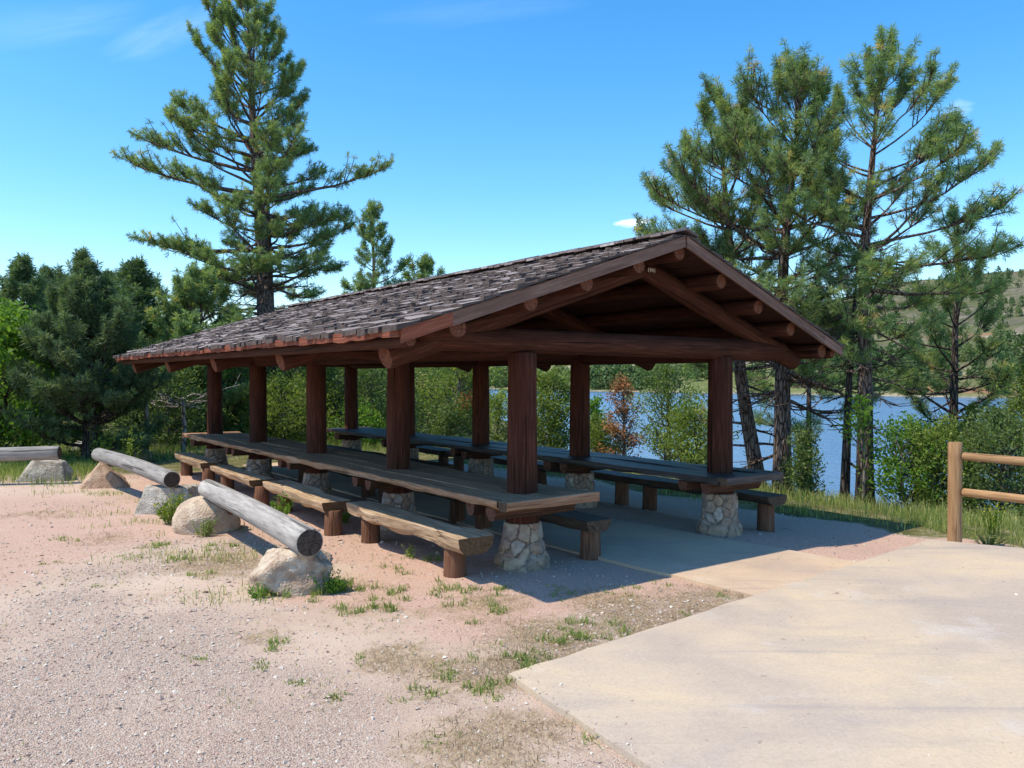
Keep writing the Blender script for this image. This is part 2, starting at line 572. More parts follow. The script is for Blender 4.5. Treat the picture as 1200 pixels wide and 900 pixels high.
def zones(X, Y):
    u, v = uv_of(X, Y)
    w = (fbm(X, Y, 1.1, 21, 6) - 0.47) * 2.2
    w2 = (fbm(X, Y, 0.5, 31) - 0.47) * 3
    pink = sstep(-2.5, -1.5, v + w) * (1 - sstep(5.0, 5.9, v + w)) * sstep(-2.1, -1.5, u + w * 0.7) * (1 - sstep(12.5, 14, u + w))
    pink = np.maximum(pink, 0.75 * sstep(-1.9, -2.6, X * 0.55 + w2 * 0.5) * (1 - sstep(12, 17, Y + w2)) * (v < -2))
    pink = np.maximum(pink, sstep(4.4, 4.9, v) * (1 - sstep(5.6, 6.2, v + w)) * (u < 0.5) * (u > -3))
    dry = np.zeros_like(X)
    for x, y, r in SRC_DRY:
        cx, cy = un0(x, y)
        dd = np.hypot(X - cx, Y - cy) / r
        dry = np.maximum(dry, 0.9 * (1 - sstep(0.1, 1.7, dd + w * 1.1)))
    veg = sstep(5.4, 6.3, v + w * 0.8) * (u > -40)
    veg = np.maximum(veg, sstep(13.3, 15.5, u + w) * sstep(-8, -5, v + w2))
    veg = np.maximum(veg, 0.8 * sstep(14.8, 18, Y + w2) * (X < 0) * sstep(8.5, 11.5, u))
    grav = sstep(0.42, 0.68, fbm(X, Y, 0.55, 41, 6) + 0.16 * np.exp(-((Y - 4.0) / 1.8) ** 2) - 0.1 * sstep(8, 12, Y)) * (1 - 0.85 * pink)
    return np.stack([pink, dry, veg, grav], -1)


def make_ground():
    nr, na = 430, 760
    r = np.concatenate([np.geomspace(0.4, 60, nr - 70), np.geomspace(63, 5000, 70)])
    # finer fan in front of the camera
    a = np.concatenate([np.linspace(-0.75, 0.75, 520), np.linspace(0.75, 2 * pi - 0.75, na - 520 + 2)[1:-1]])
    na = len(a)
    Rr, Aa = np.meshgrid(r, a, indexing='ij')
    X, Y = (Rr * np.sin(Aa)).ravel(), (Rr * np.cos(Aa)).ravel()
    Z = hgt(X, Y)
    ap = pts_in_poly(X, Y, APRON)
    gu, gv = uv_of(X, Y)
    ap |= (gv > .82) & (gv < 2.6) & (gu > -1.6) & (gu < 11.5)
    Z = np.where(ap, np.minimum(Z, -0.02), Z)
    z = zones(X, Y)
    V = np.stack([X, Y, Z], -1)
    V = np.vstack([V, [[0, 0, 0]]])
    z = np.vstack([z, [[0, 0, 0, 0]]])
    i, j = np.meshgrid(np.arange(len(r) - 1), np.arange(na), indexing='ij')
    j2 = (j + 1) % na
    Q = np.stack([i * na + j, i * na + j2, (i + 1) * na + j2, (i + 1) * na + j], -1).reshape(-1, 4)[:, ::-1]
    s = N('ground_earth')
    o = s.coord('Object')
    zn = s.n('ShaderNodeAttribute', attribute_name='zone')
    zs = s.n('ShaderNodeSeparateColor', i_Color=zn.outputs['Color']).outputs
    zg = zn.outputs['Alpha']
    brk = s.noise(o, 6, 6, 0.7)
    fine = s.noise(o, 45, 6, 0.75)
    big = s.noise(o, 0.45, 5, 0.6)
    # base packed dirt
    col = s.ramp(big, [(0.35, (0.46, 0.335, 0.255)), (0.5, (0.53, 0.405, 0.315)), (0.65, (0.58, 0.465, 0.37))])
    pk = s.ramp(s.noise(o, 70, 4, 0.7), [(0.3, (0.32, 0.20, 0.155)), (0.5, (0.51, 0.345, 0.27)), (0.68, (0.67, 0.50, 0.41))])

    def edge(zv, lo=0.25, hi=0.8, k=1.1):
        return s.ramp(s.math('ADD', zv, s.math('MULTIPLY', s.math('SUBTRACT', brk, 0.5), k)), [(lo, 0), (hi, 1)])
    col = s.mix(edge(zs[0]), col, pk)
    # loose crushed stone: voronoi chips in two sizes
    ch1 = s.n('ShaderNodeTexVoronoi', i_Vector=o, i_Scale=95.0)
    ch2 = s.n('ShaderNodeTexVoronoi', i_Vector=o, i_Scale=52.0)
    chc = s.ramp(s.n('ShaderNodeSeparateColor', i_Color=ch1.outputs['Color']).outputs[0], [(0.0, (0.26, 0.19, 0.155)), (0.35, (0.53, 0.395, 0.315)), (0.7, (0.63, 0.495, 0.40)), (1.0, (0.73, 0.63, 0.53))])
    chc2 = s.ramp(s.n('ShaderNodeSeparateColor', i_Color=ch2.outputs['Color']).outputs[1], [(0.0, (0.29, 0.21, 0.17)), (0.4, (0.53, 0.395, 0.315)), (1.0, (0.67, 0.57, 0.47))])
    stones = s.mix(s.ramp(s.noise(o, 9, 3), [(0.45, 0), (0.55, 1)]), chc, chc2)
    stones = s.mix(s.ramp(ch1.outputs['Distance'], [(0.45, 0), (0.75, 0.65)]), stones, (0.20, 0.155, 0.13))
    col = s.mix(s.math('MULTIPLY', edge(zg, 0.15, 0.95, 1.4), 0.65), col, stones)
    # speckle everywhere
    col = s.mix(s.ramp(s.noise(o, 110, 3, 0.6), [(0.60, 0), (0.70, 0.55)]), col, (0.55, 0.50, 0.46))
    col = s.mix(s.ramp(s.noise(o, 85, 3, 0.6), [(0.30, 0.6), (0.40, 0)]), col, (0.19, 0.14, 0.12))
    # dry thatch
    th = s.ramp(s.noise(s.map(o, (60, 24, 20), rot=(0, 0, 0.6)), 1, 6, 0.75), [(0.36, (0.11, 0.075, 0.042)), (0.5, (0.30, 0.215, 0.125)), (0.64, (0.50, 0.40, 0.26))])
    col = s.mix(s.math('MULTIPLY', edge(zs[1], 0.32, 0.9, 2.2), 0.75), col, th)
    # vegetated soil
    sv = s.ramp(s.noise(o, 3, 6, 0.7), [(0.35, (0.075, 0.085, 0.028)), (0.55, (0.15, 0.14, 0.06)), (0.7, (0.33, 0.29, 0.19))])
    col = s.mix(edge(zs[2], 0.4, 0.7, 0.6), col, sv)
    h = s.math('ADD', s.math('MULTIPLY', fine, 0.5), s.math('MULTIPLY', s.math('SUBTRACT', 1.0, ch1.outputs['Distance']), s.math('ADD', s.math('MULTIPLY', zg, 0.5), 0.12)))
    h = s.math('ADD', h, s.math('MULTIPLY', brk, 0.6))
    s.bsdf(col, 0.97, s.bump(h, 0.75, 0.03), 0.08)
    o = soup('ground', V, Q, s.m, zone=z, smooth=True)
    tag(o, kind='structure')


make_ground()


# ------------------------------------------------------------------ concrete
def slab(name, poly, top, bot, mat, sub=0.25):
    n = len(poly)
    m = MB()
    V = [(x, y, top) for x, y in poly] + [(x, y, bot) for x, y in poly]
    F = [tuple(range(n))[::-1] if area(poly) < 0 else tuple(range(n))]
    sg = 1 if area(poly) > 0 else -1
    for i in range(n):
        j = (i + 1) % n
        F.append((i, n + i, n + j, j) if sg > 0 else (i, j, n + j, n + i))
    o = build(name, V, F, mat, smooth=False)
    return tag(o, kind='structure')


def area(p):
    return 0.5 * sum(p[i][0] * p[(i + 1) % len(p)][1] - p[(i + 1) % len(p)][0] * p[i][1] for i in range(len(p)))


def mat_concrete(name='tan_concrete', tone=(1, 1, 1)):
    s = N(name)
    o = s.coord('Object')
    big = s.noise(o, 0.55, 6, 0.6, 0.4)
    med = s.noise(o, 2.3, 7, 0.7)
    fine = s.noise(o, 55, 5, 0.7)
    col = s.ramp(big, [(0.36, (0.42, 0.35, 0.285)), (0.5, (0.50, 0.41, 0.315)), (0.62, (0.555, 0.45, 0.315))])
    grey = s.ramp(s.noise(s.map(o, (.7, 1.6, 1), (3, 8, 0), (0, 0, .5)), 0.9, 8, 0.68, .5), [(0.47, 0), (0.65, 0.5)])
    col = s.mix(grey, col, (0.36, 0.31, 0.285))
    pale = s.ramp(s.noise(s.map(o, (1, 1, 1), (7, 3, 0)), 1.1, 7, 0.72), [(0.56, 0), (0.72, 0.7)])
    col = s.mix(pale, col, (0.56, 0.52, 0.475))
    # long tyre scuffs
    sc = s.map(o, (0.25, 2.6, 1), (2, 5, 0), (0, 0, 0.32))
    grit = s.ramp(s.noise(o, 24, 5, .7), [(.58, 0), (.70, .22)])
    col = s.mix(grit, col, (0.30, 0.25, 0.22))
    scuff = s.ramp(s.noise(sc, 1.0, 5, 0.6, 0.8), [(0.57, 0), (0.66, 0.42)])
    col = s.mix(scuff, col, (0.31, 0.28, 0.26))
    sc2 = s.map(o, (0.2, 6.0, 1), (9, 1, 0), (0, 0, 0.45))
    col = s.mix(s.ramp(s.noise(sc2, 1.0, 5, 0.65, 0.6), [(0.63, 0), (0.70, 0.55)]), col, (0.22, 0.205, 0.20))
    spots = s.ramp(s.noise(o, 13, 3, 0.5), [(0.24, 0.6), (0.30, 0)])
    col = s.mix(spots, col, (0.22, 0.18, 0.15))
    col = s.mix(0.6, col, s.ramp(fine, [(0.3, 0.78), (0.6, 1.06)]), 'MULTIPLY')
    col = s.mix(1.0, col, tone, 'MULTIPLY')
    s.bsdf(col, 0.9, s.bump(s.math('ADD', fine, s.math('MULTIPLY', med, 0.7)), 0.25, 0.015), 0.2)
    return s.m


M['concrete'] = mat_concrete()
M['path'] = mat_concrete('warm_concrete', (1.07, 0.985, 0.91))


def rough_edges(poly, amp=0.02, step=0.25, seed=3):
    rg = np.random.default_rng(seed)
    out = []
    for i in range(len(poly)):
        a, b = np.array(poly[i]), np.array(poly[(i + 1) % len(poly)])
        L = np.linalg.norm(b - a)
        n = max(1, int(L / step))
        t = (b - a) / L
        nrm = np.array([-t[1], t[0]])
        for k in range(n):
            p = a + (b - a) * k / n + (nrm * rg.normal(0, amp) if k else 0)
            out.append(tuple(p))
    return out


slab('pavement', rough_edges(APRON, 0.006), 0.026, -0.12, M['concrete'])


def line_u(v):
    """u of the apron's edge line at shelter coordinate v (so that the path butts against it)"""
    a, b = uv_of(*APRON[0]), uv_of(*APRON[1])
    t = (v - a[1]) / (b[1] - a[1])
    return a[0] + (b[0] - a[0]) * t + 0.016


path = [W(0.95, line_u(0.95))[:2], W(2.95, line_u(2.95))[:2], W(2.72, 0.8)[:2], W(2.62, 2.0)[:2], W(2.45, 11.6)[:2], W(0.75, 11.6)[:2], W(0.8, 1.5)[:2]]
slab('path', rough_edges(path, 0.012, 0.3, 5), 0.012, -0.12, M['path'])


# ------------------------------------------------------------------ lake and hills
def ridge_px(ang):
    xs = [-75, -40, -20, -5, 0, 5, 11.8, 19, 24.5, 31, 40, 75]
    ys = [36, 38, 36, 30, 34, 42, 52, 70, 90, 97, 105, 100]
    return np.interp(np.degrees(ang), xs, ys)


def shore_d(ang):
    return np.interp(np.degrees(ang), [-75, -3, 0, 5, 9, 14, 23, 31, 75], [430, 420, 395, 335, 330, 318, 288, 262, 200])


def hill_z(X, Y):
    d = np.hypot(X, Y)
    ang = np.arctan2(X, Y)
    Ds = shore_d(ang) + (vnoise(X, Y, 0.03, 3) - 0.5) * 22
    Hr = ridge_px(ang) / FPX * 720 + 2
    t = np.clip((d - Ds) / (720 - Ds), -0.2, 1.3)
    prof = np.where(t < 1, 1 - (1 - np.clip(t, 0, 1)) ** 1.45, 1 - 0.25 * (t - 1))
    z = LAKE_Z - 0.6 + np.where(t < 0, t * 30, 0) + (Hr - LAKE_Z) * prof
    amp = sstep(0.02, 0.3, t) * (1 - 0.55 * sstep(.75, 1, t))
    gul = fbm(X, Y, 0.012, 11, 5) - 0.5
    z = z + amp * gul * 26
    # rocky ledges
    st = 7.0
    zz = z / st
    led = (np.floor(zz) + sstep(0.25, 0.75, zz - np.floor(zz))) * st
    z = np.where(t > 0.1, z * 0.62 + led * 0.38, z)
    z = z + sstep(0, 0.06, t) * 1.2
    return z


def make_hills():
    a = np.linspace(-1.25, 1.25, 640)
    tt = np.concatenate([np.linspace(-0.08, 1.06, 150), np.linspace(1.1, 4.5, 14)])
    A, T = np.meshgrid(a, tt, indexing='xy')
    Ds = shore_d(A)
    D = Ds + (720 - Ds) * np.minimum(T, 1.2) + np.maximum(T - 1.2, 0) * 600
    X, Y = (D * np.sin(A)).ravel(), (D * np.cos(A)).ravel()
    Z = hill_z(X, Y)
    V = np.stack([X, Y, Z], -1)
    na = len(a)
    i, j = np.meshgrid(np.arange(len(tt) - 1), np.arange(na - 1), indexing='ij')
    Q = np.stack([i * na + j, i * na + j + 1, (i + 1) * na + j + 1, (i + 1) * na + j], -1).reshape(-1, 4)
    s = N('sagebrush_hills')
    o = s.coord('Object')
    zc = s.sep(o)[2]
    xc = s.sep(o)[0]
    n1 = s.noise(o, 0.018, 7, 0.65)
    n2 = s.noise(o, 0.12, 6, 0.7)
    brown = s.ramp(n2, [(0.32, (0.05, 0.056, 0.036)), (0.5, (0.098, 0.098, 0.066)), (0.66, (0.18, 0.165, 0.13))])
    green = s.ramp(n2, [(0.3, (0.085, 0.11, 0.04)), (0.55, (0.17, 0.19, 0.085)), (0.7, (0.26, 0.25, 0.14))])
    hi = s.ramp(s.math('ADD', s.math('MULTIPLY', s.math('ADD', zc, s.math('MULTIPLY', xc, 0.22)), 0.016), s.math('MULTIPLY', s.math('SUBTRACT', n1, 0.5), 1.2)), [(0.42, 0), (0.7, 1)])
    col = s.mix(s.math('MULTIPLY', hi, s.ramp(s.noise(o, .03, 5, .65), [(.4, .45), (.6, 1)])), green, brown)
    strat = s.noise(s.map(o, (0.006, 0.006, 0.22)), 1, 5, 0.6)
    led = s.ramp(strat, [(0.57, 0), (0.62, 1)])
    col = s.mix(s.math('MULTIPLY', led, s.ramp(n2, [(0.42, 0), (0.6, 0.85)])), col, (0.40, 0.34, 0.29))
    shorem = s.ramp(s.math('ADD', zc, s.math('MULTIPLY', n2, 3.0)), [(0.0, 1), (0.02, 0)])
    sh = s.n('ShaderNodeMapRange', i_Value=s.math('ADD', zc, s.math('MULTIPLY', n1, -2.0)))
    sh.inputs[1].default_value = -4.9
    sh.inputs[2].default_value = -4.0
    sh.inputs[3].default_value = 1
    sh.inputs[4].default_value = 0
    col = s.mix(s.math('MULTIPLY', sh.outputs[0], s.ramp(n2, [(.4, .1), (.6, 1)])), col, (0.40, 0.33, 0.26))
    red = s.ramp(s.noise(s.map(o, (0.02, 0.02, 0.3), (40, 0, 0)), 1, 4), [(0.62, 0), (0.7, 0.7)])
    col = s.mix(red, col, (0.30, 0.15, 0.10))
    s.bsdf(col, 0.97, s.bump(n2, 0.6, 2.0), 0.05)
    o = soup('hills', V, Q, s.m, smooth=True)
    tag(o, kind='structure')


make_hills()


def make_lake():
    s = N('lake_water')
    o = s.coord('Object')
    n = s.noise(s.map(o, (1, 1.0, 1)), 0.9, 5, 0.6)
    n2 = s.noise(s.map(o, (0.5, 0.8, 1), (5, 1, 0)), 0.25, 3, 0.5)
    patch = s.noise(o, 0.02, 4, 0.6)
    h = s.math('ADD', s.math('MULTIPLY', n, 0.6), s.math('MULTIPLY', n2, 1.0))
    b = s.bsdf(s.ramp(patch, [(0.35, (0.095, 0.18, 0.295)), (0.65, (0.125, 0.225, 0.355))]), 0.22, s.bump(h, 1.0, 0.75), 0.5)
    b.inputs['IOR'].default_value = 1.33
    V = [(-900, 12, LAKE_Z), (900, 12, LAKE_Z), (900, 620, LAKE_Z), (-900, 620, LAKE_Z)]
    tag(build('lake', V, [(0, 1, 2, 3)], s.m, smooth=False), kind='structure')


make_lake()

# ------------------------------------------------------------------ the shelter
RV, RZ = 1.78, 3.64            # ridge
EL, ER, EZ = -1.92, 5.13, 2.46  # eaves


def uf(v):
    return -0.85 + 0.35 * (v - EL) / (ER - EL)


def ub(v):
    return 4 * BAY + 0.12 + 0.3 * (v - EL) / (ER - EL)


def zt(v):
    """height of the top of the roof"""
    return RZ - (RZ - EZ) * ((RV - v) / (RV - EL) if v < RV else (v - RV) / (ER - RV))


shelter = thing('picnic_shelter', 'open log picnic shelter with a wooden shake roof on ten red-brown posts', 'shelter', (X0, Y0, 0), TH)


def pier_mesh(seed, h=0.47, r0=0.275, r1=0.215, rskirt=0.325, hs=0.115):
    """field-stone pier: every stone bulges out of the mortar, a mortar-washed stone ring round the foot"""
    rg = np.random.default_rng(seed)
    k, n = 96, 52
    zs = np.concatenate([np.linspace(-0.15, hs, 16), np.linspace(hs + 0.004, h, n - 16)])
    ang = np.linspace(0, 2 * pi, k, endpoint=False)
    A, Z = np.meshgrid(ang, zs)
    # stone centres
    def cells(A, Z, cnt, zr, rad, zsc=1.0, dmin=.085):
        ca, cz = rg.uniform(0, 2 * pi, cnt * 6), rg.uniform(*zr, cnt * 6)
        keep = [0]
        for i in range(1, len(ca)):
            if len(keep) >= cnt:
                break
            d = np.hypot(np.angle(np.exp(1j * (ca[keep] - ca[i]))) * rad, (cz[keep] - cz[i]) * zsc)
            if d.min() > rg.uniform(.05, .135):
                keep.append(i)
        ca, cz = ca[keep], cz[keep]
        d = np.hypot(np.angle(np.exp(1j * (A[..., None] - ca))) * rad, (Z[..., None] - cz) * zsc)
        srt = np.sort(d, -1)
        return srt[..., 1] - srt[..., 0], rg.uniform(0.2, 1, len(ca))[np.argmin(d, -1)], rg.uniform(-.5, 1, len(ca))[np.argmin(d, -1)]
    wob = 0.012 * (vnoise(A * 3, Z * 30, 1, seed % 7) - .5)
    e, t, pr = cells(A + wob * 5, Z + wob, 40, (hs - .05, h + .05), 0.25)
    e2, t2, pr2 = cells(A + wob * 5, Z + wob, 13, (-0.05, hs * .8), 0.33, 1.2)
    f = np.clip((Z - hs) / (h - hs), 0, 1)
    R = r0 + (r1 - r0) * f + 0.034 * (sstep(0.0, 0.030, e) - .6) + 0.012 * pr
    sk = Z <= hs + .001
    Rs = rskirt + 0.022 * (sstep(0, .04, e2) - .5) + 0.014 * pr2 - 0.02 * sstep(hs * .6, hs, Z)
    R = np.where(sk, Rs, R)
    t = np.where(sk, np.where(e2 > .012, t2 * .5 + .05, .02), np.where(e > 0.014, t, 0.06))
    R = R + (fbm(A * 8, Z * 40, 1, seed % 5) - .5) * .016
    V = np.stack([R * np.cos(A), R * np.sin(A), Z], -1).reshape(-1, 3)
    F = []
    nn = len(zs)
    for i in range(nn - 1):
        for j in range(k):
            a, b = i * k + j, i * k + (j + 1) % k
            F.append((a, b, b + k, a + k))
    c = len(V)
    V = np.vstack([V, [[0, 0, h + .01]]])
    t = np.append(t.ravel(), .1)
    for j in range(k):
        F.append(((nn - 1) * k + j, (nn - 1) * k + (j + 1) % k, c))
    return V, F, t


for row in range(2):
    for i in range(5):
        v, u = row * ROW, i * BAY
        sd = row * 10 + i
        V, F, t = pier_mesh(sd + 1, 0.46 if row == 0 else 0.50, 0.238 if row == 0 else 0.225, 0.182 if row == 0 else 0.205, 0.275 if row == 0 else .27)
        build('stone_pier', V, F, M['pier'], shelter, None, t, None, True, (v, u, 0))
        log_obj('post', [M['post'], M['end_red']], shelter, (v, u, 0.45), (v + RNG.normal(0, .012), u + RNG.normal(0, .012), 2.26), 0.165, 0.152,
                seed=sd + 30, k=20, lump=0.04, flare=0.10)

WB = [M['beam'], M['end_red']]
for row in range(2):
    log_obj('wall_plate', WB, shelter, (row * ROW, 0.02, 2.31), (row * ROW, 4 * BAY + .10, 2.31), 0.125, 0.115, seed=60 + row, k=18, lump=.04)
for i in range(5):
    u = i * BAY
    log_obj('tie_beam', WB, shelter, (-1.25, u, 2.385), (4.45, u, 2.36), 0.125, 0.14, seed=70 + i, k=20, lump=.045)
    vl, vr = -1.62, 4.78
    for side, vt in ((0, vl), (1, vr)):
        z1 = zt(vt) - 0.36
        log_obj('rafter', WB, shelter, (vt, u + .01, z1), (RV + (-.02 if side == 0 else .02), u + .01, RZ - 0.345), 0.132, 0.112, seed=80 + i * 2 + side, k=18, lump=.045)
for q, v in enumerate((-1.27, -.41, .34, 1.12, 1.80, 2.57, 3.32, 4.04, 4.80)):
    r = 0.102 if q in (0, 8) else 0.096
    log_obj('purlin', WB, shelter, (v, uf(v) + .09, zt(v) - 0.12 - r), (v, ub(v) - .08, zt(v) - 0.12 - r), r, r * .95, seed=110 + q, k=14, lump=.05)
for q, v in enumerate((EL + .13, ER - .13)):
    log_obj('eave_log', WB, shelter, (v, uf(v) + .05, zt(v) - 0.185), (v, ub(v) - .05, zt(v) - 0.185), 0.062, 0.06, seed=130 + q, k=14, lump=.08, bend=.02)

# roof deck: one board skin over both slopes
DT = 0.065                      # shakes above the deck
DK = 0.045                      # deck thickness


def slope_pt(side, t, s, dz):
    """t 0 at the ridge .. 1 at the eave, s 0 front .. 1 back"""
    v = RV + ((EL if side == 0 else ER) - RV) * t
    return np.array([v, uf(v) + (ub(v) - uf(v)) * s, zt(v) + dz])


rm = MB()
for side in (0, 1):
    nb = 20
    for b in range(nb):
        t0, t1 = b / nb, (b + 1) / nb - 0.002
        P = []
        for dz in (-DT, -DT - DK + RNG.uniform(-.004, .004)):
            for (t, s) in ((t0, .002), (t1, .002), (t1, .998), (t0, .998)):
                P.append(slope_pt(side, t, s, dz))
        F = [(0, 1, 2, 3), (7, 6, 5, 4), (0, 4, 5, 1), (1, 5, 6, 2), (2, 6, 7, 3), (3, 7, 4, 0)]
        if side == 1:
            F = [f[::-1] for f in F]
        sh = RNG.uniform(0, 50)
        G = [(p[1] + sh, p[0] * .8 + b, p[2] * .1) for p in P]
        rm.add(P, F, G)
roof = rm.build('roof', M['deck'], shelter, smooth=False)


def shakes():
    V, F, G, T, MI = [], [], [], [], []
    n = 0
    rg = np.random.default_rng(5)
    L = math.hypot(RV - EL, RZ - EZ)
    rows = 17
    bx = np.array([[0, 0], [1, 0], [1, 1], [0, 1]], float)
    for side in (0, 1):
        for r in range(rows):
            te = 1.012 - r / rows * 1.0       # butt edge
            rowj = rg.uniform(-.004, .004)
            s = -0.004
            tot = ub(EL) - uf(EL)
            while s < 1.0:
                w = rg.choice([rg.uniform(.09, .16), rg.uniform(.15, .26)]) / tot
                if s + w > 1.006:
                    w = 1.006 - s
                if w * tot < 0.04:
                    break
                tb = te + rowj + rg.normal(0, .0032) + (rg.uniform(-.012, -.004) if rg.random() < .10 else 0)
                tt = tb - 1.0 / rows - 0.045
                tt = max(tt, -0.004)
                th = rg.uniform(.016, .032)
                lift = rg.uniform(0, .012) + (rg.uniform(.006, .016) if rg.random() < .10 else 0)
                base_b, base_t = -DT + .026 + lift, -DT + .012
                tilt = rg.normal(0, .005)
                s0, s1 = s + .0004, s + w - rg.uniform(.0004, .0014)
                P = []
                nx = 3
                ex = rg.normal(0, .0022, nx + 1)
                cup = rg.normal(0, .004)
                for i in range(nx + 1):
                    f = i / nx
                    ss = s0 + (s1 - s0) * f
                    dz = tilt * (f - .5) * 2 + cup * (abs(f - .5) * 2)
                    P.append(slope_pt(side, tb + ex[i], ss, base_b + th + dz))
                    P.append(slope_pt(side, tt, ss, base_t + .008))
                    P.append(slope_pt(side, tb + ex[i] * .6, ss, base_b + dz - (.03 if r == 0 else .01)))
                f = []
                for i in range(nx):
                    a, b = i * 3, i * 3 + 3
                    f += [(a, b, b + 1, a + 1), (a + 2, b + 2, b, a), (a + 1, b + 1, b + 2, a + 2)]
                f += [(0, 1, 2), (nx * 3 + 2, nx * 3 + 1, nx * 3)]
                MI += [0, 1, 1] * nx + [1, 1]
                if side == 1:
                    f = [q[::-1] for q in f]
                V += P
                F += [tuple(i + n for i in q) for q in f]
                n += len(P)
                o1, o2 = rg.uniform(0, 90, 2)
                G += [(p[0] + o1, p[1] + o2, p[2]) for p in P]
                t = np.clip(rg.normal(.55, .15), 0, 1)
                T += [t] * len(P)
                s += w
    # ridge course: pairs of boards lapped over the top
    s = -0.004
    while s < 1:
        w = rg.uniform(.12, .2) / 11.9
        dz = rg.uniform(.0, .02)
        for side in (0, 1):
            P = []
            for ss in (s, s + w * 1.15):
                for t in (-.006, .062 + rg.normal(0, .004)):
                    for h in (0.0, 0.028):
                        P.append(slope_pt(side, t, ss, h + dz + .004 + (.012 if side == 0 else 0)))
            MI += [0] * 6
            f = [(0, 2, 3, 1), (4, 5, 7, 6), (0, 1, 5, 4), (2, 6, 7, 3), (1, 3, 7, 5), (0, 4, 6, 2)]
            V += P
            F += [tuple(i + n for i in q) for q in f]
            n += len(P)
            o1, o2 = rg.uniform(0, 90, 2)
            G += [(p[0] + o1, p[1] + o2, p[2]) for p in P]
            T += [np.clip(rg.normal(.45, .2), 0, 1)] * len(P)
        s += w
    return build('shingles', np.array(V), F, [M['shake'], M['shake_butt']], roof, np.array(G), T, MI, smooth=False)


shakes()


def board_on(name, mat, pts_a, pts_b, h, th, out, parent, seed=0, n=24, wav=.0):
    """a thin board standing on edge from pts_a to pts_b (its upper edge), thickness towards 'out'"""
    rg = np.random.default_rng(seed)
    a, b = np.array(pts_a), np.array(pts_b)
    out = np.array(out, float)
    secs, gr = [], []
    L = np.linalg.norm(b - a)
    up = np.array([0, 0, 1.0])
    for i in range(n + 1):
        f = i / n
        p = a + (b - a) * f
        hh = h + rg.normal(0, wav)
        ring = [p, p + out * th, p + out * th - up * hh, p - up * hh]
        secs.append(ring)
        gr.append([(f * L + seed * 7, 0, 0), (f * L + seed * 7, th, 0), (f * L + seed * 7, th, -hh), (f * L + seed * 7, 0, -hh)])
    V, F, G, Mi = loft(np.array(secs), np.array(gr), 0)
    m = MB()
    m.add(V, F, G, Mi)
    o = m.build(name, mat, parent, smooth=False)
    # make the winding consistent
    return o


for side in (0, 1):
    e = EL if side == 0 else ER
    for front in (1, 0):
        s = 0 if front else 1
        o = (0, -1, 0) if front else (0, 1, 0)
        A_, B_ = slope_pt(side, 0.004, s, -DT + .012), slope_pt(side, 0.86, s, -DT + .012)
        board_on('barge_board', M['board'], A_, B_, 0.125, 0.028, o, roof, 5 + side * 2 + front)
        C_ = slope_pt(side, 1.0, s, -DT + .012)
        board_on('barge_board', M['red_board'] if (side == 0 and front) else M['board'], B_ + (C_ - B_) * .004, C_, 0.12, 0.032, o, roof, 15 + side * 2 + front)
    A_, B_ = slope_pt(side, 1.0, 0, -DT + .018), slope_pt(side, 1.0, 1, -DT + .018)
    board_on('fascia', M['red_board'], A_, B_, 0.075, 0.026, (-1 if side == 0 else 1, 0, 0), roof, 25 + side, n=90, wav=.007)


def numerals():
    cu = bpy.data.curves.new('numerals_text', 'FONT')
    cu.body = '1941'
    cu.size = 0.07
    cu.extrude = 0.004
    cu.align_x = 'LEFT'
    tmp = bpy.data.objects.new('numerals_text', cu)
    me = bpy.data.meshes.new_from_object(tmp)
    bpy.data.objects.remove(tmp)
    bpy.data.curves.remove(cu)
    s = N('pale_numerals')
    s.bsdf((0.62, 0.55, 0.47), 0.6)
    me.materials.append(s.m)
    o = link(bpy.data.objects.new('date_numerals', me))
    o.parent = shelter
    o.rotation_euler = (pi / 2, 0, 0)
    o.location = (RV - .03, -0.118, RZ - 0.40)
    return o


numerals()

# ------------------------------------------------------------------ the two long tables
def long_table(row, label, mats, vl, vr):
    vc = row * ROW + (vl + vr) / 2
    t = thing('picnic_table', label, 'table', W(vc, 2 * BAY, 0), TH, 'long plank tables under the shelter roof')
    zt_ = 0.78 if row == 0 else 0.772
    u0, u1 = -0.42 - 2 * BAY, 2.05 * BAY
    hw = (vr - vl) / 2
    # planks: two wide live-edged ones outside, two inside, each in two lengths
    wd = [hw * .52, hw * .48, hw * .48, hw * .52]
    x = -hw
    for k, w in enumerate(wd):
        cut = RNG.uniform(-1.2, 1.2) + (0.8 if k % 2 else -.8)
        for (a, b) in ((u0, cut), (cut + .008, u1)):
            plank_obj('plank', mats, t, (x + w / 2, a, zt_ + RNG.uniform(-.004, .004)), (x + w / 2, b, zt_ + RNG.uniform(-.004, .004)), w - .008, 0.078,
                      seed=row * 50 + k * 3 + int(b > cut), wavy=.016 if k in (0, 3) else .001, rounded=.25, left=(k == 0), right=(k == 3), warp=.003)
        x += w
    for e, u in enumerate((u0 - .075, u1 + .075)):
        plank_obj('end_board', mats, t, (-hw - .01, u, zt_ + .012), (hw + .015, u, zt_ + .012), .145, .095, seed=row * 7 + e + 333, wavy=.006, rounded=.3, warp=.002)
    for i in range(5):
        uu = (i - 2) * BAY
        for du in (-.19, .19):
            if (i == 4 and du > 0):
                du = -.30
            m = MB()
            m.add(*plank_mesh((-hw * .90, uu + du, zt_ - .092), (hw * .90, uu + du, zt_ - .092), .17, .13, seed=row * 40 + i * 2 + int(du > 0) + 444, wavy=.006, rounded=1.0))
            m.build('cleat', [M['cleat'], M['end_red']], t)
    return t


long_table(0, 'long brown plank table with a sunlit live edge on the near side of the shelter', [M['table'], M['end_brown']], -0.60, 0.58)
long_table(1, 'long darker plank table on the lake side of the shelter', [M['table_dark'], M['end_brown']], -0.55, 0.54)


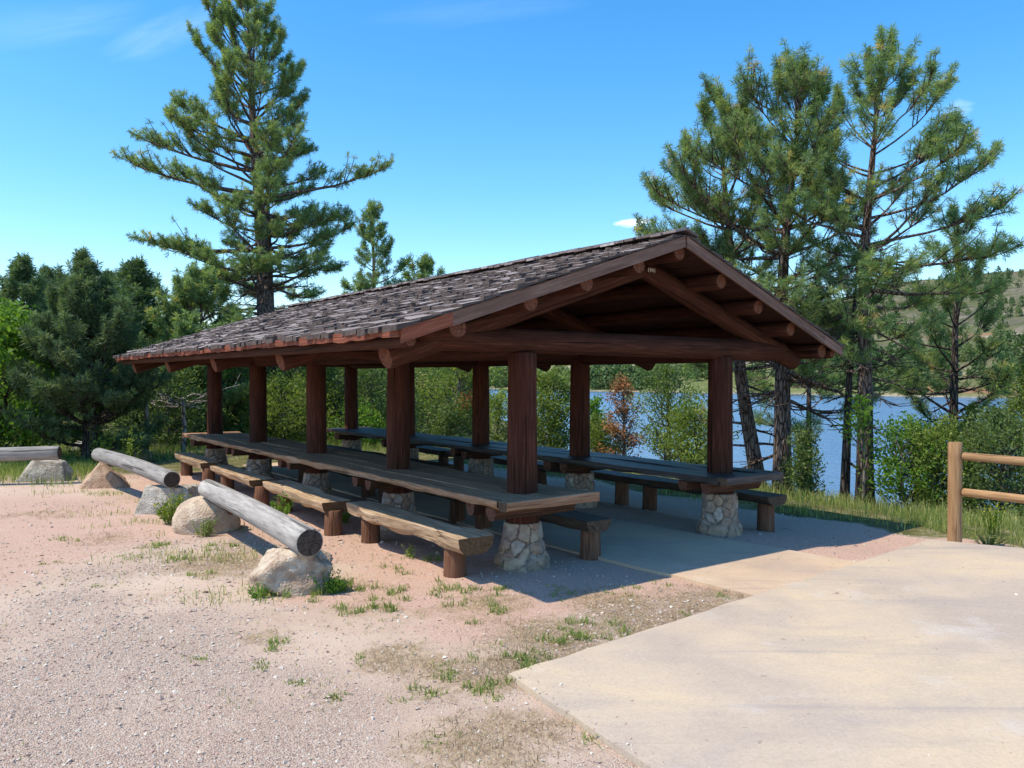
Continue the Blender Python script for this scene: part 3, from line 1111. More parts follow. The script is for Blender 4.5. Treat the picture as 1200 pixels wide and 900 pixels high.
def bench(label, v, ua, ub_, mats, legs, seed, w=0.36, thick=.13, wavy=.022, group='half-log benches along the tables', legmat=None, zs=.43, rz=0.0):
    uc = (ua + ub_) / 2
    t = thing('bench', label, 'bench', W(v, uc, 0), TH + rz, group)
    plank_obj('seat', mats, t, (0, ua - uc, zs), (0, ub_ - uc, zs), w, thick, seed=seed, wavy=wavy, rounded=.75, warp=.004)
    gx, gy, _ = W(v, uc)
    g = float(hgt(gx, gy))
    for k, ul in enumerate(legs):
        log_obj('leg', legmat or [M['leg'], M['end_red']], t, (RNG.normal(0, .01), ul - uc, g - .12), (0, ul - uc, zs - thick * .78), .118, .110, seed=seed + 50 + k, k=16, lump=.06, flare=.06)
    return t


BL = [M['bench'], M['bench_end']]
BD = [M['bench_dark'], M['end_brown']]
outer = ['sunlit tan half-log bench with ragged lower edge, nearest the camera',
         'sunlit tan bench second in its row, beside the closest grey log',
         'narrow sunlit half-log bench, third from the near end of the outer row',
         'half-log bench at the far end of the outer row, left of the others']
for i in range(4):
    bench(outer[i], (-.775, -.83, -.82, -.82)[i], i * BAY - (.34, .0, -.04, .0)[i], i * BAY + (2.52, 2.58, 2.54, 2.62)[i], BL, (i * BAY + .05, i * BAY + 2.12), 200 + i, w=(.38, .40, .36, .36)[i],
          thick=(.128, .14, .12, .12)[i], zs=(.43, .41, .40, .43)[i], rz=(-.035, -.06, -.05, -.065)[i], wavy=(.03, .026, .014, .022)[i])
inner = ['dark bench on the aisle side of the near table, at its front end',
         'dark bench on the aisle side of the near table, second from the front',
         'dark bench on the aisle side of the near table, third from the front',
         'dark bench on the aisle side of the near table, at the far end']
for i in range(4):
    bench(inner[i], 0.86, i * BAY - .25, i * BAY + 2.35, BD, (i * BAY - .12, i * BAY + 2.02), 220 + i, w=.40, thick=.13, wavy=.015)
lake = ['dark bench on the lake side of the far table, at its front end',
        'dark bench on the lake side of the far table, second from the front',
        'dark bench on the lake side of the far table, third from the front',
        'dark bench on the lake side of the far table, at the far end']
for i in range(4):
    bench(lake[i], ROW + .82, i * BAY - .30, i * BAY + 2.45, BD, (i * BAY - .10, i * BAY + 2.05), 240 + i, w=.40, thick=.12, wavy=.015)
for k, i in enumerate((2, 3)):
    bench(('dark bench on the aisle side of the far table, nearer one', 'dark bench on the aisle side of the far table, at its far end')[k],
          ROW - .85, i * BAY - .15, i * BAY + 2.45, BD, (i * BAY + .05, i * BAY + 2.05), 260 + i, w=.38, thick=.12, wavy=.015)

# ------------------------------------------------------------------ log barrier and boulders
def boulder(label, cx, cy, size, mat, seed, planes=9, rz=0.0, rough=.09, blunt=.72, group='boulders carrying the barrier logs', top=None, base=-.1, cuts=()):
    sx, sy, sz = size
    nu, nv = 72, 44
    rg = np.random.default_rng(seed)
    th = np.linspace(0, 2 * pi, nu, endpoint=False)
    ph = np.linspace(-pi / 2 + .03, pi / 2 - .03, nv)
    T, Pp = np.meshgrid(th, ph)
    D = np.stack([np.cos(T) * np.cos(Pp), np.sin(T) * np.cos(Pp), np.sin(Pp)], -1).reshape(-1, 3)
    R = np.ones(len(D))
    ns = rg.normal(size=(planes, 3))
    ns[:, 2] *= .8
    ns /= np.linalg.norm(ns, axis=1)[:, None]
    for q in range(planes):
        c = D @ ns[q]
        dd = rg.uniform(blunt, blunt + .2)
        R = np.where(c > .05, np.minimum(R, dd / np.maximum(c, .05)), R)
    for (a_, b_, c_, d_) in cuts:
        nrm = np.array([a_, b_, c_], float)
        nrm /= np.linalg.norm(nrm)
        c = D @ nrm
        R = np.where(c > .05, np.minimum(R, d_ / np.maximum(c, .05)), R)
    if top is not None:
        nrm = np.array([top[0], top[1], 1.0])
        nrm /= np.linalg.norm(nrm)
        c = D @ nrm
        R = np.where(c > .05, np.minimum(R, top[2] / np.maximum(c, .05)), R)
    V = D * R[:, None]
    for i in range(len(V)):
        p = Vector(V[i] * 1.7) + Vector((seed * 3.1, 0, 0))
        f = mnoise.fractal(p, 0.9, 2.1, 4) * rough + (mnoise.fractal(p * 5, .8, 2.1, 3)) * rough * .28
        V[i] *= 1 + f
    V *= np.array([sx / 1.7, sy / 1.7, 1])
    zlo, zhi = -.55, V[:, 2].max()
    V[:, 2] = (V[:, 2] - zlo) / (zhi - zlo) * (sz - base) + base
    F = []
    for i in range(nv - 1):
        for j in range(nu):
            a, b = i * nu + j, i * nu + (j + 1) % nu
            F.append((a, b, b + nu, a + nu))
    F.append(tuple(range(nu))[::-1])
    F.append(tuple((nv - 1) * nu + j for j in range(nu)))
    o = build('boulder', V, F, mat, smooth=True)
    o.location = (cx, cy, float(hgt(cx, cy)))
    o.rotation_euler = (0, 0, rz)
    return tag(o, label, 'boulder', group)


boulder('big whitish boulder with a brown underside, under the near end of the closest grey log', -2.12, 7.80, (.98, .66, .43), M['rock_tan'], 3, 12, rz=-.15, rough=.12, blunt=.55)
boulder('rounded beige boulder under the far end of the closest grey log', -4.02, 10.72, (.72, .66, .46), M['rock_beige'], 8, 5, rz=.3, rough=.05, blunt=.86)
boulder('blocky grey boulder behind the yellow-green weed, under the end of the middle log', -5.12, 12.15, (1.06, .70, .40), M['rock_grey'], 12, 6, rz=-.1, rough=.06, blunt=.7, top=(-.05, 0, .48), cuts=((.05, -1, .2, .48), (-.95, -.3, .3, .66), (1, -.1, .15, .70)))
boulder('pointed orange-tan boulder under the far end of the middle log', -7.50, 14.95, (.92, .74, .47), M['rock_orange'], 16, 6, rz=.0, rough=.05, blunt=.66, cuts=((-.8, -.35, .55, .46), (.25, -.9, .42, .40), (.75, .1, .75, .48), (.1, .9, .4, .5)))
boulder('pale grey slab-sided boulder under the log at the left edge', -9.05, 15.85, (.98, .72, .43), M['rock_grey'], 23, 6, rz=.1, rough=.06, blunt=.7, top=(.12, 0, .52), cuts=((.1, -1, .25, .46), (-.9, -.3, .6, .60), (.95, -.1, .2, .70)))
boulder('low flat mossy stone in the grass behind the middle log', -9.0, 19.4, (.74, .60, .27), M['rock_moss'], 29, 8, rz=.1, rough=.06, blunt=.66, top=(0, 0, .5), group='loose boulders')
boulder('small brown block under the log at the far left edge', -10.2, 15.7, (.42, .40, .40), M['rock_orange'], 31, 8, rz=.1, rough=.06, blunt=.7)
boulder('knee-high dark stone in the shade under the left trees', -11.6, 22.6, (.9, .7, .35), M['rock_grey'], 37, 8, rz=.6, group='loose boulders')

GL = [M['grey_log'], M['end_dark']]


def barrier(label, a, b, r0, r1, seed):
    a, b = np.array(a), np.array(b)
    t = thing('barrier_log', label, 'log', (a[0], a[1], a[2]), 0, 'weathered grey logs laid along the boulders')
    o = log_obj('log_trunk', GL, t, (0, 0, 0), b - a, r0, r1, seed=seed, k=24, lump=.022, seg=.12, bend=.03)
    o.parent = None
    o.name = 'barrier_log_mesh'
    bpy.data.objects.remove(t)
    o.name = 'barrier_log'
    o.location = a
    return tag(o, label, 'log', 'weathered grey logs laid along the boulders')


barrier('thick pale grey log with a dark cut end, closest to the camera', (-1.86, 7.49, .475), (-3.98, 10.64, .55), .135, .118, 301)
barrier('middle grey log resting between the grey and the orange boulders', (-4.92, 11.79, .515), (-7.50, 14.78, .60), .125, .118, 302)
barrier('grey log running out of the left edge of the photo', (-8.52, 15.36, .575), (-12.6, 14.6, .50), .13, .14, 303)
sto = log_obj('wooden_stump', [M['leg'], M['end_red']], None, (-3.72, 10.62, -.1), (-3.72, 10.62, .43), .085, .08, seed=310, k=14)
tag(sto, 'short red-brown stump propping the closest grey log beside the beige boulder', 'stump')

# ------------------------------------------------------------------ rail fence
fence = thing('rail_fence', 'honey-brown round post and rail fence at the right edge of the concrete', 'fence', (5.52, 10.16, 0), 0)
fd = np.array([1.49, -1.99, 0])
for k in range(3):
    p = fd * k
    log_obj('post', [M['fence'], M['fence_end']], fence, (p[0], p[1], -.35), (p[0], p[1], 1.19), .082, .080, seed=320 + k, k=18, lump=.02)
for k in range(2):
    for z0, z1 in ((1.02, 1.0), (.575, .56)):
        a, b = fd * k + np.array([.06, -.07, z0]), fd * (k + 1) + np.array([-.06, .07, z1])
        log_obj('rail', [M['fence'], M['fence_end']], fence, a, b, .050, .056, seed=330 + k * 2 + int(z0 > .8), k=14, lump=.035)


# ------------------------------------------------------------------ trees
def at(px, Y):
    return (px - 600) / FPX * Y


def ztop(py, Y):
    return 2.0 + (HORIZ - py) / FPX * Y


def tube(acc, P, R, k=6):
    P = np.asarray(P, float)
    R = np.asarray(R, float)
    n = len(P)
    T = np.gradient(P, axis=0)
    T /= np.linalg.norm(T, axis=1)[:, None] + 1e-9
    ref = np.array([0.31, 0.87, 0.38]) if abs(T[0, 2]) > .8 else np.array([0, 0, 1.0])
    A = np.cross(T, ref)
    A /= np.linalg.norm(A, axis=1)[:, None] + 1e-9
    B = np.cross(A, T)
    ang = np.linspace(0, 2 * pi, k, endpoint=False)
    V = P[:, None] + R[:, None, None] * (np.cos(ang)[None, :, None] * A[:, None] + np.sin(ang)[None, :, None] * B[:, None])
    i, j = np.meshgrid(np.arange(n - 1), np.arange(k), indexing='ij')
    j2 = (j + 1) % k
    Q = np.stack([i * k + j, i * k + j2, (i + 1) * k + j2, (i + 1) * k + j], -1).reshape(-1, 4)
    acc[1].append(Q + acc[2])
    acc[0].append(V.reshape(-1, 3))
    acc[2] += n * k


def rot_to(D, rg):
    """rotation matrices taking +z to each direction, random spin"""
    D = D / (np.linalg.norm(D, axis=1)[:, None] + 1e-9)
    ref = rg.normal(size=D.shape)
    A = np.cross(D, ref)
    A /= np.linalg.norm(A, axis=1)[:, None] + 1e-9
    B = np.cross(D, A)
    return np.stack([A, B, D], -1)


def tuft_templates(rg, K, L, w, n=5, spread=1.0):
    out = []
    for q in range(n):
        cz = rg.uniform(-.25, 1, K) ** 1.0
        th = np.arccos(np.clip(cz, -1, 1)) * spread
        ph = rg.uniform(0, 2 * pi, K)
        d = np.stack([np.sin(th) * np.cos(ph), np.sin(th) * np.sin(ph), np.cos(th)], -1)
        base = np.stack([np.zeros(K), np.zeros(K), rg.uniform(-.55, .15, K) * L], -1)
        perp = np.cross(d, rg.normal(size=(K, 3)))
        perp /= np.linalg.norm(perp, axis=1)[:, None]
        l = L * rg.uniform(.7, 1.1, K)
        m = base + d * l[:, None] * .55
        tip = base + d * l[:, None]
        # a thin kite: base, two shoulders, tip
        V = np.stack([base, m + perp * w / 2, tip, m - perp * w / 2], 1)
        out.append(V.reshape(-1, 3))
    return np.array(out)


def make_tufts(C, D, S, rg, K, L, w, tint):
    tp = tuft_templates(rg, K, L, w)
    idx = rg.integers(0, len(tp), len(C))
    Rm = rot_to(D, rg)
    V = np.einsum('nij,nkj->nki', Rm, tp[idx]) * S[:, None, None] + C[:, None]
    nq = len(C) * K
    Q = np.arange(nq * 4).reshape(-1, 4)
    t = np.repeat(tint, K * 4) + np.repeat(rg.normal(0, .10, nq), 4)
    return V.reshape(-1, 3), Q, np.clip(t, 0, 1)


def bend_path(P0, H, offs, n=26):
    """trunk centre line: offs list of (t, dx, dy)"""
    t = np.linspace(0, 1, n)
    ts = [0] + [o[0] for o in offs]
    dx = np.interp(t, ts, [0] + [o[1] for o in offs])
    dy = np.interp(t, ts, [0] + [o[2] for o in offs])
    k = np.ones(5) / 5
    sm = lambda a: np.convolve(np.pad(a, 2, mode='edge'), k, 'valid')
    return np.stack([P0[0] + sm(dx) - sm(dx)[0], P0[1] + sm(dy) - sm(dy)[0], P0[2] + H * t], -1), t


def pine(label, X, Y, top, seed, prof, r0=.16, start=.25, offs=((1, 0, 0),), n_limb=60, side=None, L=.19, K=30, w=.017, mat='needle', bark='bark',
         extra=(), fmin=.36, tlen=1.55, whorl=.5, group='pines', zbase=None, twig=.22, low_e=-6, high_e=42, dead=0, tipup=26, tuft_s=1.0, dens=1.0, name='pine_tree', cat='pine', skirt=0):
    rg = np.random.default_rng(seed)
    z0 = float(hgt(X, Y)) - .12 if zbase is None else zbase
    H = ztop(top, Y) - z0
    t_obj = thing(name, label, cat, (X, Y, z0), 0, group)
    path, tt = bend_path((0, 0, 0), H, offs)
    acc = [[], [], 0]
    rr = r0 * (1 - tt) ** .85 + .012
    rr[:3] *= np.array([1.25, 1.1, 1.03])
    tube(acc, path, rr, 12)
    C, D, S, T = [], [], [], []
    pt = [q[0] for q in prof]
    pw = [q[1] for q in prof]
    limbs = []
    ga = rg.uniform(0, 6)
    for q in range(n_limb):
        f = (q + rg.uniform(0, 1)) / n_limb
        t = start + (1 - start) * (1 - (1 - f) ** 1.12) * .985
        if whorl:
            nw = max(4, int(H * (1 - start) / whorl))
            t = start + (1 - start) * (np.round((t - start) / (1 - start) * nw) / nw) + rg.normal(0, .004)
            t = min(max(t, start), .985)
        ga += 2.399 + rg.normal(0, .35)
        wd = np.interp(t, pt, pw)
        k = side(ga, t) if side else 1.0
        ln = wd * k * rg.uniform(.68, 1.08)
        tl = (t - start) / (1 - start)
        e = low_e + (high_e - low_e) * tl ** 1.2 + rg.normal(0, 11)
        limbs.append((t, ga, ln, e, tipup, False))
    for ex in extra:
        limbs.append((*ex, False))
    for q in range(dead):
        limbs.append((rg.uniform(start * .35, start + .25), rg.uniform(0, 6.28), rg.uniform(.35, 1.0) * max(pw) * .7, rg.uniform(-25, 10), -15, True))
    for (t, az, ln, e, tu, isdead) in limbs:
        if ln < .12:
            ln = .12
        p = np.array([np.interp(t, tt, path[:, a]) for a in range(3)])
        n = 8
        st = ln / (n - 1)
        pts = [p]
        wig = rg.normal(0, .10, n)
        daz = rg.normal(0, .12)
        for i in range(1, n):
            f = i / (n - 1)
            ee = math.radians(e + tu * f ** 1.5) + wig[i] * .6
            aa = az + daz * f * 2 + wig[i - 1]
            pts.append(pts[-1] + st * np.array([math.cos(aa) * math.cos(ee), math.sin(aa) * math.cos(ee), math.sin(ee)]))
        pts = np.array(pts)
        rb = min(.018 + .017 * ln, r0 * .5 * (1.08 - t))
        tube(acc, pts, np.linspace(rb, .007, n), 5)
        sl = np.linspace(0, 1, n)
        nt_ = max(3, int(ln / twig * dens))
        for q in range(nt_):
            f = rg.uniform(fmin, 1) ** .85 if not isdead else rg.uniform(.2, 1)
            base = np.array([np.interp(f, sl, pts[:, a]) for a in range(3)])
            k0 = min(n - 2, int(f * (n - 1)))
            d = pts[k0 + 1] - pts[k0]
            d /= np.linalg.norm(d)
            sgn = 1 if q % 2 else -1
            an = sgn * rg.uniform(.5, 1.15)
            ca, sa = math.cos(an), math.sin(an)
            d2 = np.array([d[0] * ca - d[1] * sa, d[0] * sa + d[1] * ca, d[2] + rg.uniform(-.15, .6)])
            d2 /= np.linalg.norm(d2)
            tl = ((.16 + .34 * rg.random()) * (.55 + .5 * ln * (1 - f)) + .05) * tlen
            m = base + d2 * tl * .55 + np.array([0, 0, .02])
            e2 = base + d2 * tl + np.array([0, 0, tl * rg.uniform(.05, .3)])
            tube(acc, np.array([base, m, e2]), np.array([.009, .007, .005]) * (1 + .3 * ln), 3)
            if isdead:
                continue
            d3 = e2 - m
            d3 /= np.linalg.norm(d3)
            C.append(e2); D.append(d3 + np.array([0, 0, .35])); S.append(rg.uniform(.8, 1.2))
            if tl > .22:
                C.append(m); D.append(d2 + np.array([0, 0, .5]) + rg.normal(0, .3, 3)); S.append(rg.uniform(.7, 1.05))
            if tl > .3:
                C.append(base + d2 * tl * .78 + rg.normal(0, .03, 3)); D.append(d2 + np.array([0, 0, .5]) + rg.normal(0, .5, 3)); S.append(rg.uniform(.7, 1.05))
            if tl > .36:
                sidev = np.cross(d2, [0, 0, 1]) * rg.choice([-1, 1])
                e4 = m + (d2 * .5 + sidev * .7 + np.array([0, 0, .2])) * tl * .4
                tube(acc, np.array([m, e4]), np.array([.007, .005]), 3)
                C.append(e4); D.append(e4 - m + np.array([0, 0, .05])); S.append(rg.uniform(.7, 1.05))
        if not isdead:
            for f in (1.0, .9, .8):
                b = np.array([np.interp(f, sl, pts[:, a]) for a in range(3)])
                C.append(b); D.append(pts[-1] - pts[-2] + np.array([0, 0, .03])); S.append(rg.uniform(.9, 1.2))
    # leader
    for q in range(9):
        f = 1 - q * .012
        p = np.array([np.interp(f, tt, path[:, a]) for a in range(3)])
        C.append(p); D.append(np.array([rg.normal(0, .5), rg.normal(0, .5), 1])); S.append(rg.uniform(.7, 1))
    C, D, S = np.array(C), np.array(D), np.array(S) * tuft_s
    ax = np.stack([np.interp(C[:, 2], path[:, 2], path[:, a]) for a in range(2)], -1)
    tint = np.clip(rg.normal(.48, .17, len(C)), .05, .9) + (rg.random(len(C)) < .03) * .45
    V, Q, tn = make_tufts(C, D, S, rg, K, L, w, tint)
    soup('trunk', np.concatenate(acc[0]), np.concatenate(acc[1]), M[bark], t_obj, smooth=True)
    soup('crown', V, Q, M[mat], t_obj, tn)
    return t_obj


def leafy(label, X, Y, top, seed, width, mat='juniper', bark='bark_grey', n_cl=60, cl_r=.35, per=170, leaf=.07, shape='cone', stems=1, trunk_r=.08, start=.06,
          name='juniper_tree', cat='juniper', group='junipers', depth=None, zbase=None, lean=(0, 0), mat2=None, frac2=0.0, up=.7, elong=1.5, sparse=1.0, lobes=0.25, low2=.6, bare=0):
    rg = np.random.default_rng(seed)
    z0 = float(hgt(X, Y)) - .10 if zbase is None else zbase
    H = ztop(top, Y) - z0
    t_obj = thing(name, label, cat, (X, Y, z0), 0, group)
    acc = [[], [], 0]
    depth = depth or width
    stem_paths = []
    for q in range(stems):
        a = rg.uniform(0, 6.28)
        sp = 0 if stems == 1 else .22 * width
        offs = [(.35, math.cos(a) * sp * .5 + lean[0] * .35 + rg.normal(0, .04 * width), math.sin(a) * sp * .5), (.75, math.cos(a) * sp + lean[0] * .8, math.sin(a) * sp + lean[1] * .7), (1, math.cos(a) * sp * 1.1 + lean[0], math.sin(a) * sp * 1.1 + lean[1])]
        pth, tt = bend_path((0, 0, 0), H * (.93 if stems == 1 else rg.uniform(.68, .9)), offs, 18)
        tube(acc, pth, trunk_r * (1 - tt) ** .8 + .008, 9)
        stem_paths.append(pth)
    C, R_, D_, T_ = [], [], [], []
    lob = rg.uniform(0, 6, 4)
    for q in range(n_cl):
        t = start + (1 - start) * ((q + rg.random()) / n_cl) ** .9
        if shape == 'cone':
            wr = (1 - t) ** .62 * min(1, (t + .10) / .22) + .05
        elif shape == 'round':
            wr = math.sqrt(max(.02, 1 - (2 * (t - .5)) ** 2)) * .95 + .05
        elif shape == 'column':
            wr = min(1, (1 - t) * 2.2 + .1) * min(1, (t + .12) / .25)
        else:
            wr = min(1, .45 + t * 1.2) * math.sqrt(max(.03, 1 - max(0, (t - .55) / .46) ** 2))
        a = rg.uniform(0, 6.28)
        wr *= 1 + lobes * math.sin(2 * a + lob[0] + t * 4) + lobes * .8 * math.sin(3 * a + lob[1] - t * 7)
        rad = math.sqrt(rg.uniform(.12, 1.0))
        ctr = np.array([lean[0], lean[1], 0]) * t
        p = ctr + np.array([math.cos(a) * rad * wr * width / 2, math.sin(a) * rad * wr * depth / 2, t * H])
        C.append(p)
        R_.append(cl_r * rg.uniform(.65, 1.25) * (.6 + .4 * wr))
        dv = np.array([math.cos(a) * rad, math.sin(a) * rad, up])
        D_.append(dv / np.linalg.norm(dv))
        T_.append(np.clip(rg.normal(.45, .2), 0, 1))
        # branch
        sp = stem_paths[q % stems]
        zb = max(.03 * H, p[2] - rg.uniform(.25, .6) * math.hypot(p[0] - ctr[0], p[1] - ctr[1]) - .1 * H)
        b = np.array([np.interp(zb, sp[:, 2], sp[:, x]) for x in range(3)])
        m = (b + p) / 2 + np.array([rg.normal(0, .05), rg.normal(0, .05), -.05 * H * rg.random()])
        rb = min(trunk_r * .45, .012 + .012 * np.linalg.norm(p - b))
        tube(acc, np.array([b, m, p, p + dv * .3 * cl_r]), np.array([rb, rb * .7, rb * .4, .004]), 5)
    for q in range(bare):
        a, t = rg.uniform(0, 6.28), rg.uniform(.25, .95)
        sp = stem_paths[q % stems]
        b = np.array([np.interp(t * H * .95, sp[:, 2], sp[:, x]) for x in range(3)])
        ln = width * .5 * rg.uniform(.5, 1.1) * (1.15 - t)
        d = np.array([math.cos(a), math.sin(a), rg.uniform(.25, .9)])
        pts = b + d * np.linspace(0, ln, 5)[:, None] + np.cumsum(rg.normal(0, .03, (5, 3)), 0)
        tube(acc, pts, np.linspace(.02, .005, 5), 4)
        for k in range(5):
            f = rg.integers(1, 5)
            d2 = d * .6 + rg.normal(0, .6, 3)
            tube(acc, np.array([pts[f], pts[f] + d2 * ln * .18, pts[f] + d2 * ln * .3 + np.array([0, 0, .05])]), np.array([.009, .006, .004]), 3)
    C, R_, D_, T_ = np.array(C), np.array(R_), np.array(D_), np.array(T_)

    def cloud(sel, matn, nm):
        n = len(sel)
        if n == 0:
            return
        cnt = int(per * sparse)
        loc = rg.normal(size=(n, cnt, 3))
        rl = np.linalg.norm(loc, axis=2, keepdims=True)
        loc = loc / rl * np.minimum(rl, 2.0) * .55
        loc[..., 2] *= elong
        Rm = rot_to(D_[sel], rg)
        P = np.einsum('nij,nkj->nki', Rm, loc * R_[sel][:, None, None]) + C[sel][:, None]
        P = P.reshape(-1, 3)
        N_ = len(P)
        d = np.repeat(D_[sel], cnt, 0) * .7 + rg.normal(0, .6, (N_, 3))
        d /= np.linalg.norm(d, axis=1)[:, None]
        pr = np.cross(d, rg.normal(size=(N_, 3)))
        pr /= np.linalg.norm(pr, axis=1)[:, None]
        l = leaf * rg.uniform(.6, 1.3, N_)[:, None]
        wl = l * (.42 if leaf < .12 else .5)
        V = np.stack([P - d * l * .5, P + pr * wl * .6, P + d * l * .5, P - pr * wl * .6], 1).reshape(-1, 3)
        tn = np.clip(np.repeat(T_[sel], cnt) + rg.normal(0, .13, N_), 0, 1)
        soup(nm, V, np.arange(N_ * 4).reshape(-1, 4), M[matn], t_obj, np.repeat(tn, 4))
    soup('trunk', np.concatenate(acc[0]), np.concatenate(acc[1]), M[bark], t_obj, smooth=True)
    if mat2:
        is2 = (rg.random(n_cl) < frac2) & (C[:, 2] < low2 * H)
        cloud(np.where(~is2)[0], mat, 'crown')
        cloud(np.where(is2)[0], mat2, 'rusty_foliage')
    else:
        cloud(np.arange(n_cl), mat, 'crown')
    return t_obj


GP = 'pines around the shelter'
# --- left: the tall ponderosa behind the shelter
pine('tallest pine, with two dark trunks, rising behind the left half of the shelter roof', at(310, 28), 28, 6, 41,
     [(.2, 2.4), (.36, 3.0), (.46, 3.15), (.56, 3.0), (.66, 2.7), (.76, 2.35), (.86, 1.85), (.94, 1.25), (1, .55)], r0=.34, start=.31, n_limb=104, L=.18, K=32, w=.017, fmin=.42,
     offs=((.25, .05, 0), (.5, -.1, 0), (.7, -.35, 0), (1, -.55, 0)), side=lambda a, t: 1 + (.02 * math.cos(a) if t < .62 else -.15 * math.cos(a)),
     extra=((.565, 0.05, 4.6, 4, 18), (.57, 3.2, 4.4, 2, 16), (.62, 3.0, 4.4, 8, 14), (.50, .3, 3.0, 0, 18), (.40, 3.0, 3.6, -12, 12), (.44, 3.5, 3.8, -6, 14), (.40, 2.7, 3.3, -10, 10)),
     group=GP, dead=30, twig=.15)
pine('slimmer pine trunk standing close against the tallest pine', at(322, 28.6), 28.6, 165, 42, [(.3, 1.6), (.6, 2.0), (.8, 1.4), (1, .3)], r0=.22, start=.45, n_limb=22, L=.19, K=24, w=.025,
     offs=((.4, -.15, 0), (1, -.3, 0)), group=GP, dead=14, twig=.3)
pine('small single pine against the sky above the middle of the roof', at(441, 36), 36, 246, 43, [(.3, 1.35), (.55, 1.45), (.75, 1.05), (.9, .6), (1, .2)], r0=.17, start=.3, n_limb=56, L=.19, K=26, w=.022,
     offs=((1, -.15, 0),), extra=((.66, .1, 1.75, 22, 20),), group=GP, twig=.14)
pine('pine showing only its tip above the roof, right of the small single pine', at(497, 38), 38, 314, 44, [(.3, 1.6), (.7, 1.6), (.9, .9), (1, .2)], r0=.16, start=.3, n_limb=40, L=.28, K=18, w=.035, group=GP, twig=.3)
pine('yellowish green pine left of the tallest pine, its lower boughs behind the roof corner', at(236, 25), 25, 338, 45, [(0, 1.6), (.3, 2.0), (.6, 1.75), (.85, 1.0), (1, .25)], r0=.16, start=.06, n_limb=80, L=.18, K=24, w=.025, group=GP, twig=.14)
# --- left: dense dark pine and those round it
pine('dense dark pine standing alone behind the barrier logs at the left', at(104, 19.5), 19.5, 318, 46, [(0, 1.5), (.2, 1.95), (.45, 1.75), (.65, 1.15), (.82, .68), (.93, .3), (1, .1)], r0=.17, start=.10, n_limb=110, L=.17, K=28, w=.02, fmin=.2, tlen=1.3,
     mat='needle_dark', bark='bark_dark', group=GP, twig=.115, offs=((.5, .05, 0), (1, -.12, 0)), low_e=4, high_e=55)
pine('dark pine with a pointed top at the left edge, behind the bright green bush', at(27, 27), 27, 318, 47, [(0, 1.8), (.4, 1.6), (.7, 1.0), (.9, .38), (1, .1)], r0=.16, start=.08, n_limb=80, L=.24, K=26, w=.03, mat='needle_dark', bark='bark_dark', group=GP, twig=.2)
pine('dark pine half hidden behind the right side of the dense dark pine', at(158, 25), 25, 326, 48, [(0, 1.8), (.4, 1.6), (.7, 1.0), (.9, .38), (1, .1)], r0=.15, start=.08, n_limb=84, L=.24, K=26, w=.03, mat='needle_dark', bark='bark_dark', group=GP, twig=.2)
pine('thin-crowned pine showing sky through its branches, left of the roof corner', at(181, 33), 33, 340, 49, [(0, 1.6), (.4, 1.7), (.75, 1.2), (1, .3)], r0=.15, start=.25, n_limb=34, L=.25, K=22, w=.03, mat='needle_dark', bark='bark_dark', group=GP, twig=.3)
pine('dark pine between the left edge and the dense dark pine, behind both', at(62, 31), 31, 328, 50, [(0, 2), (.5, 1.8), (.8, 1.0), (1, .2)], r0=.15, start=.1, n_limb=70, L=.25, K=24, w=.032, mat='needle_dark', bark='bark_dark', group=GP, twig=.24)
leafy('bright green leafy bush at the left edge, beside the dense dark pine', at(-8, 19.2), 19.2, 362, 51, 2.7, mat='leaf', bark='bark_dark', n_cl=80, cl_r=.38, per=130, leaf=.13, shape='round', stems=4, trunk_r=.05,
      name='leafy_bush', cat='bush', group='leafy bushes')
# --- the wood seen under the shelter roof
GJ = 'junipers and bushes seen through the shelter'
leafy('dark juniper beside the left roof corner, with dead grey branches at its foot', at(196, 23), 23, 420, 60, 2.0, 'juniper_dark', n_cl=60, cl_r=.36, per=170, leaf=.085, shape='round', group=GJ)
leafy('olive juniper behind the far left posts of the shelter', at(232, 25), 25, 408, 61, 2.6, 'juniper', n_cl=64, cl_r=.38, per=170, leaf=.09, shape='round', group=GJ)
leafy('yellow-green juniper seen between the second and third left posts', at(286, 26.5), 26.5, 402, 62, 2.4, 'juniper', n_cl=64, cl_r=.38, per=170, leaf=.09, shape='round', group=GJ)
leafy('bright shrub low behind the far end of the near table', at(330, 24.5), 24.5, 448, 63, 2.0, 'juniper', n_cl=50, cl_r=.34, per=160, leaf=.085, shape='round', group=GJ)
leafy('shadowed juniper behind the middle left post', at(352, 28), 28, 404, 64, 2.5, 'juniper_dark', n_cl=64, cl_r=.4, per=160, leaf=.095, shape='round', group=GJ)
leafy('mid-green juniper seen between the middle and second left posts', at(398, 27), 27, 410, 65, 2.4, 'juniper', n_cl=60, cl_r=.38, per=160, leaf=.09, shape='round', group=GJ)
leafy('deep green juniper beside the far right post', at(437, 26), 26, 412, 66, 2.2, 'juniper_dark', n_cl=60, cl_r=.36, per=170, leaf=.09, shape='round', group=GJ)
leafy('low bright bush under the deep green juniper by the far table end', at(425, 24.5), 24.5, 480, 67, 1.3, 'leaf', n_cl=30, cl_r=.28, per=90, leaf=.10, shape='round', stems=3, trunk_r=.03, name='leafy_bush', cat='bush', group='leafy bushes')
leafy('spreading juniper with a rusty patch and a twisted grey trunk, behind the far table', at(525, 26.5), 26.5, 418, 68, 2.6, 'juniper', n_cl=56, cl_r=.36, per=150, leaf=.09, shape='vase', trunk_r=.16, lean=(.5, 0), mat2='rust', frac2=.18, start=.28, group=GJ, bare=10)
leafy('dark low juniper under the one with the rusty patch', at(517, 25.5), 25.5, 478, 69, 1.4, 'juniper_dark', n_cl=36, cl_r=.3, per=150, leaf=.085, shape='round', group=GJ)
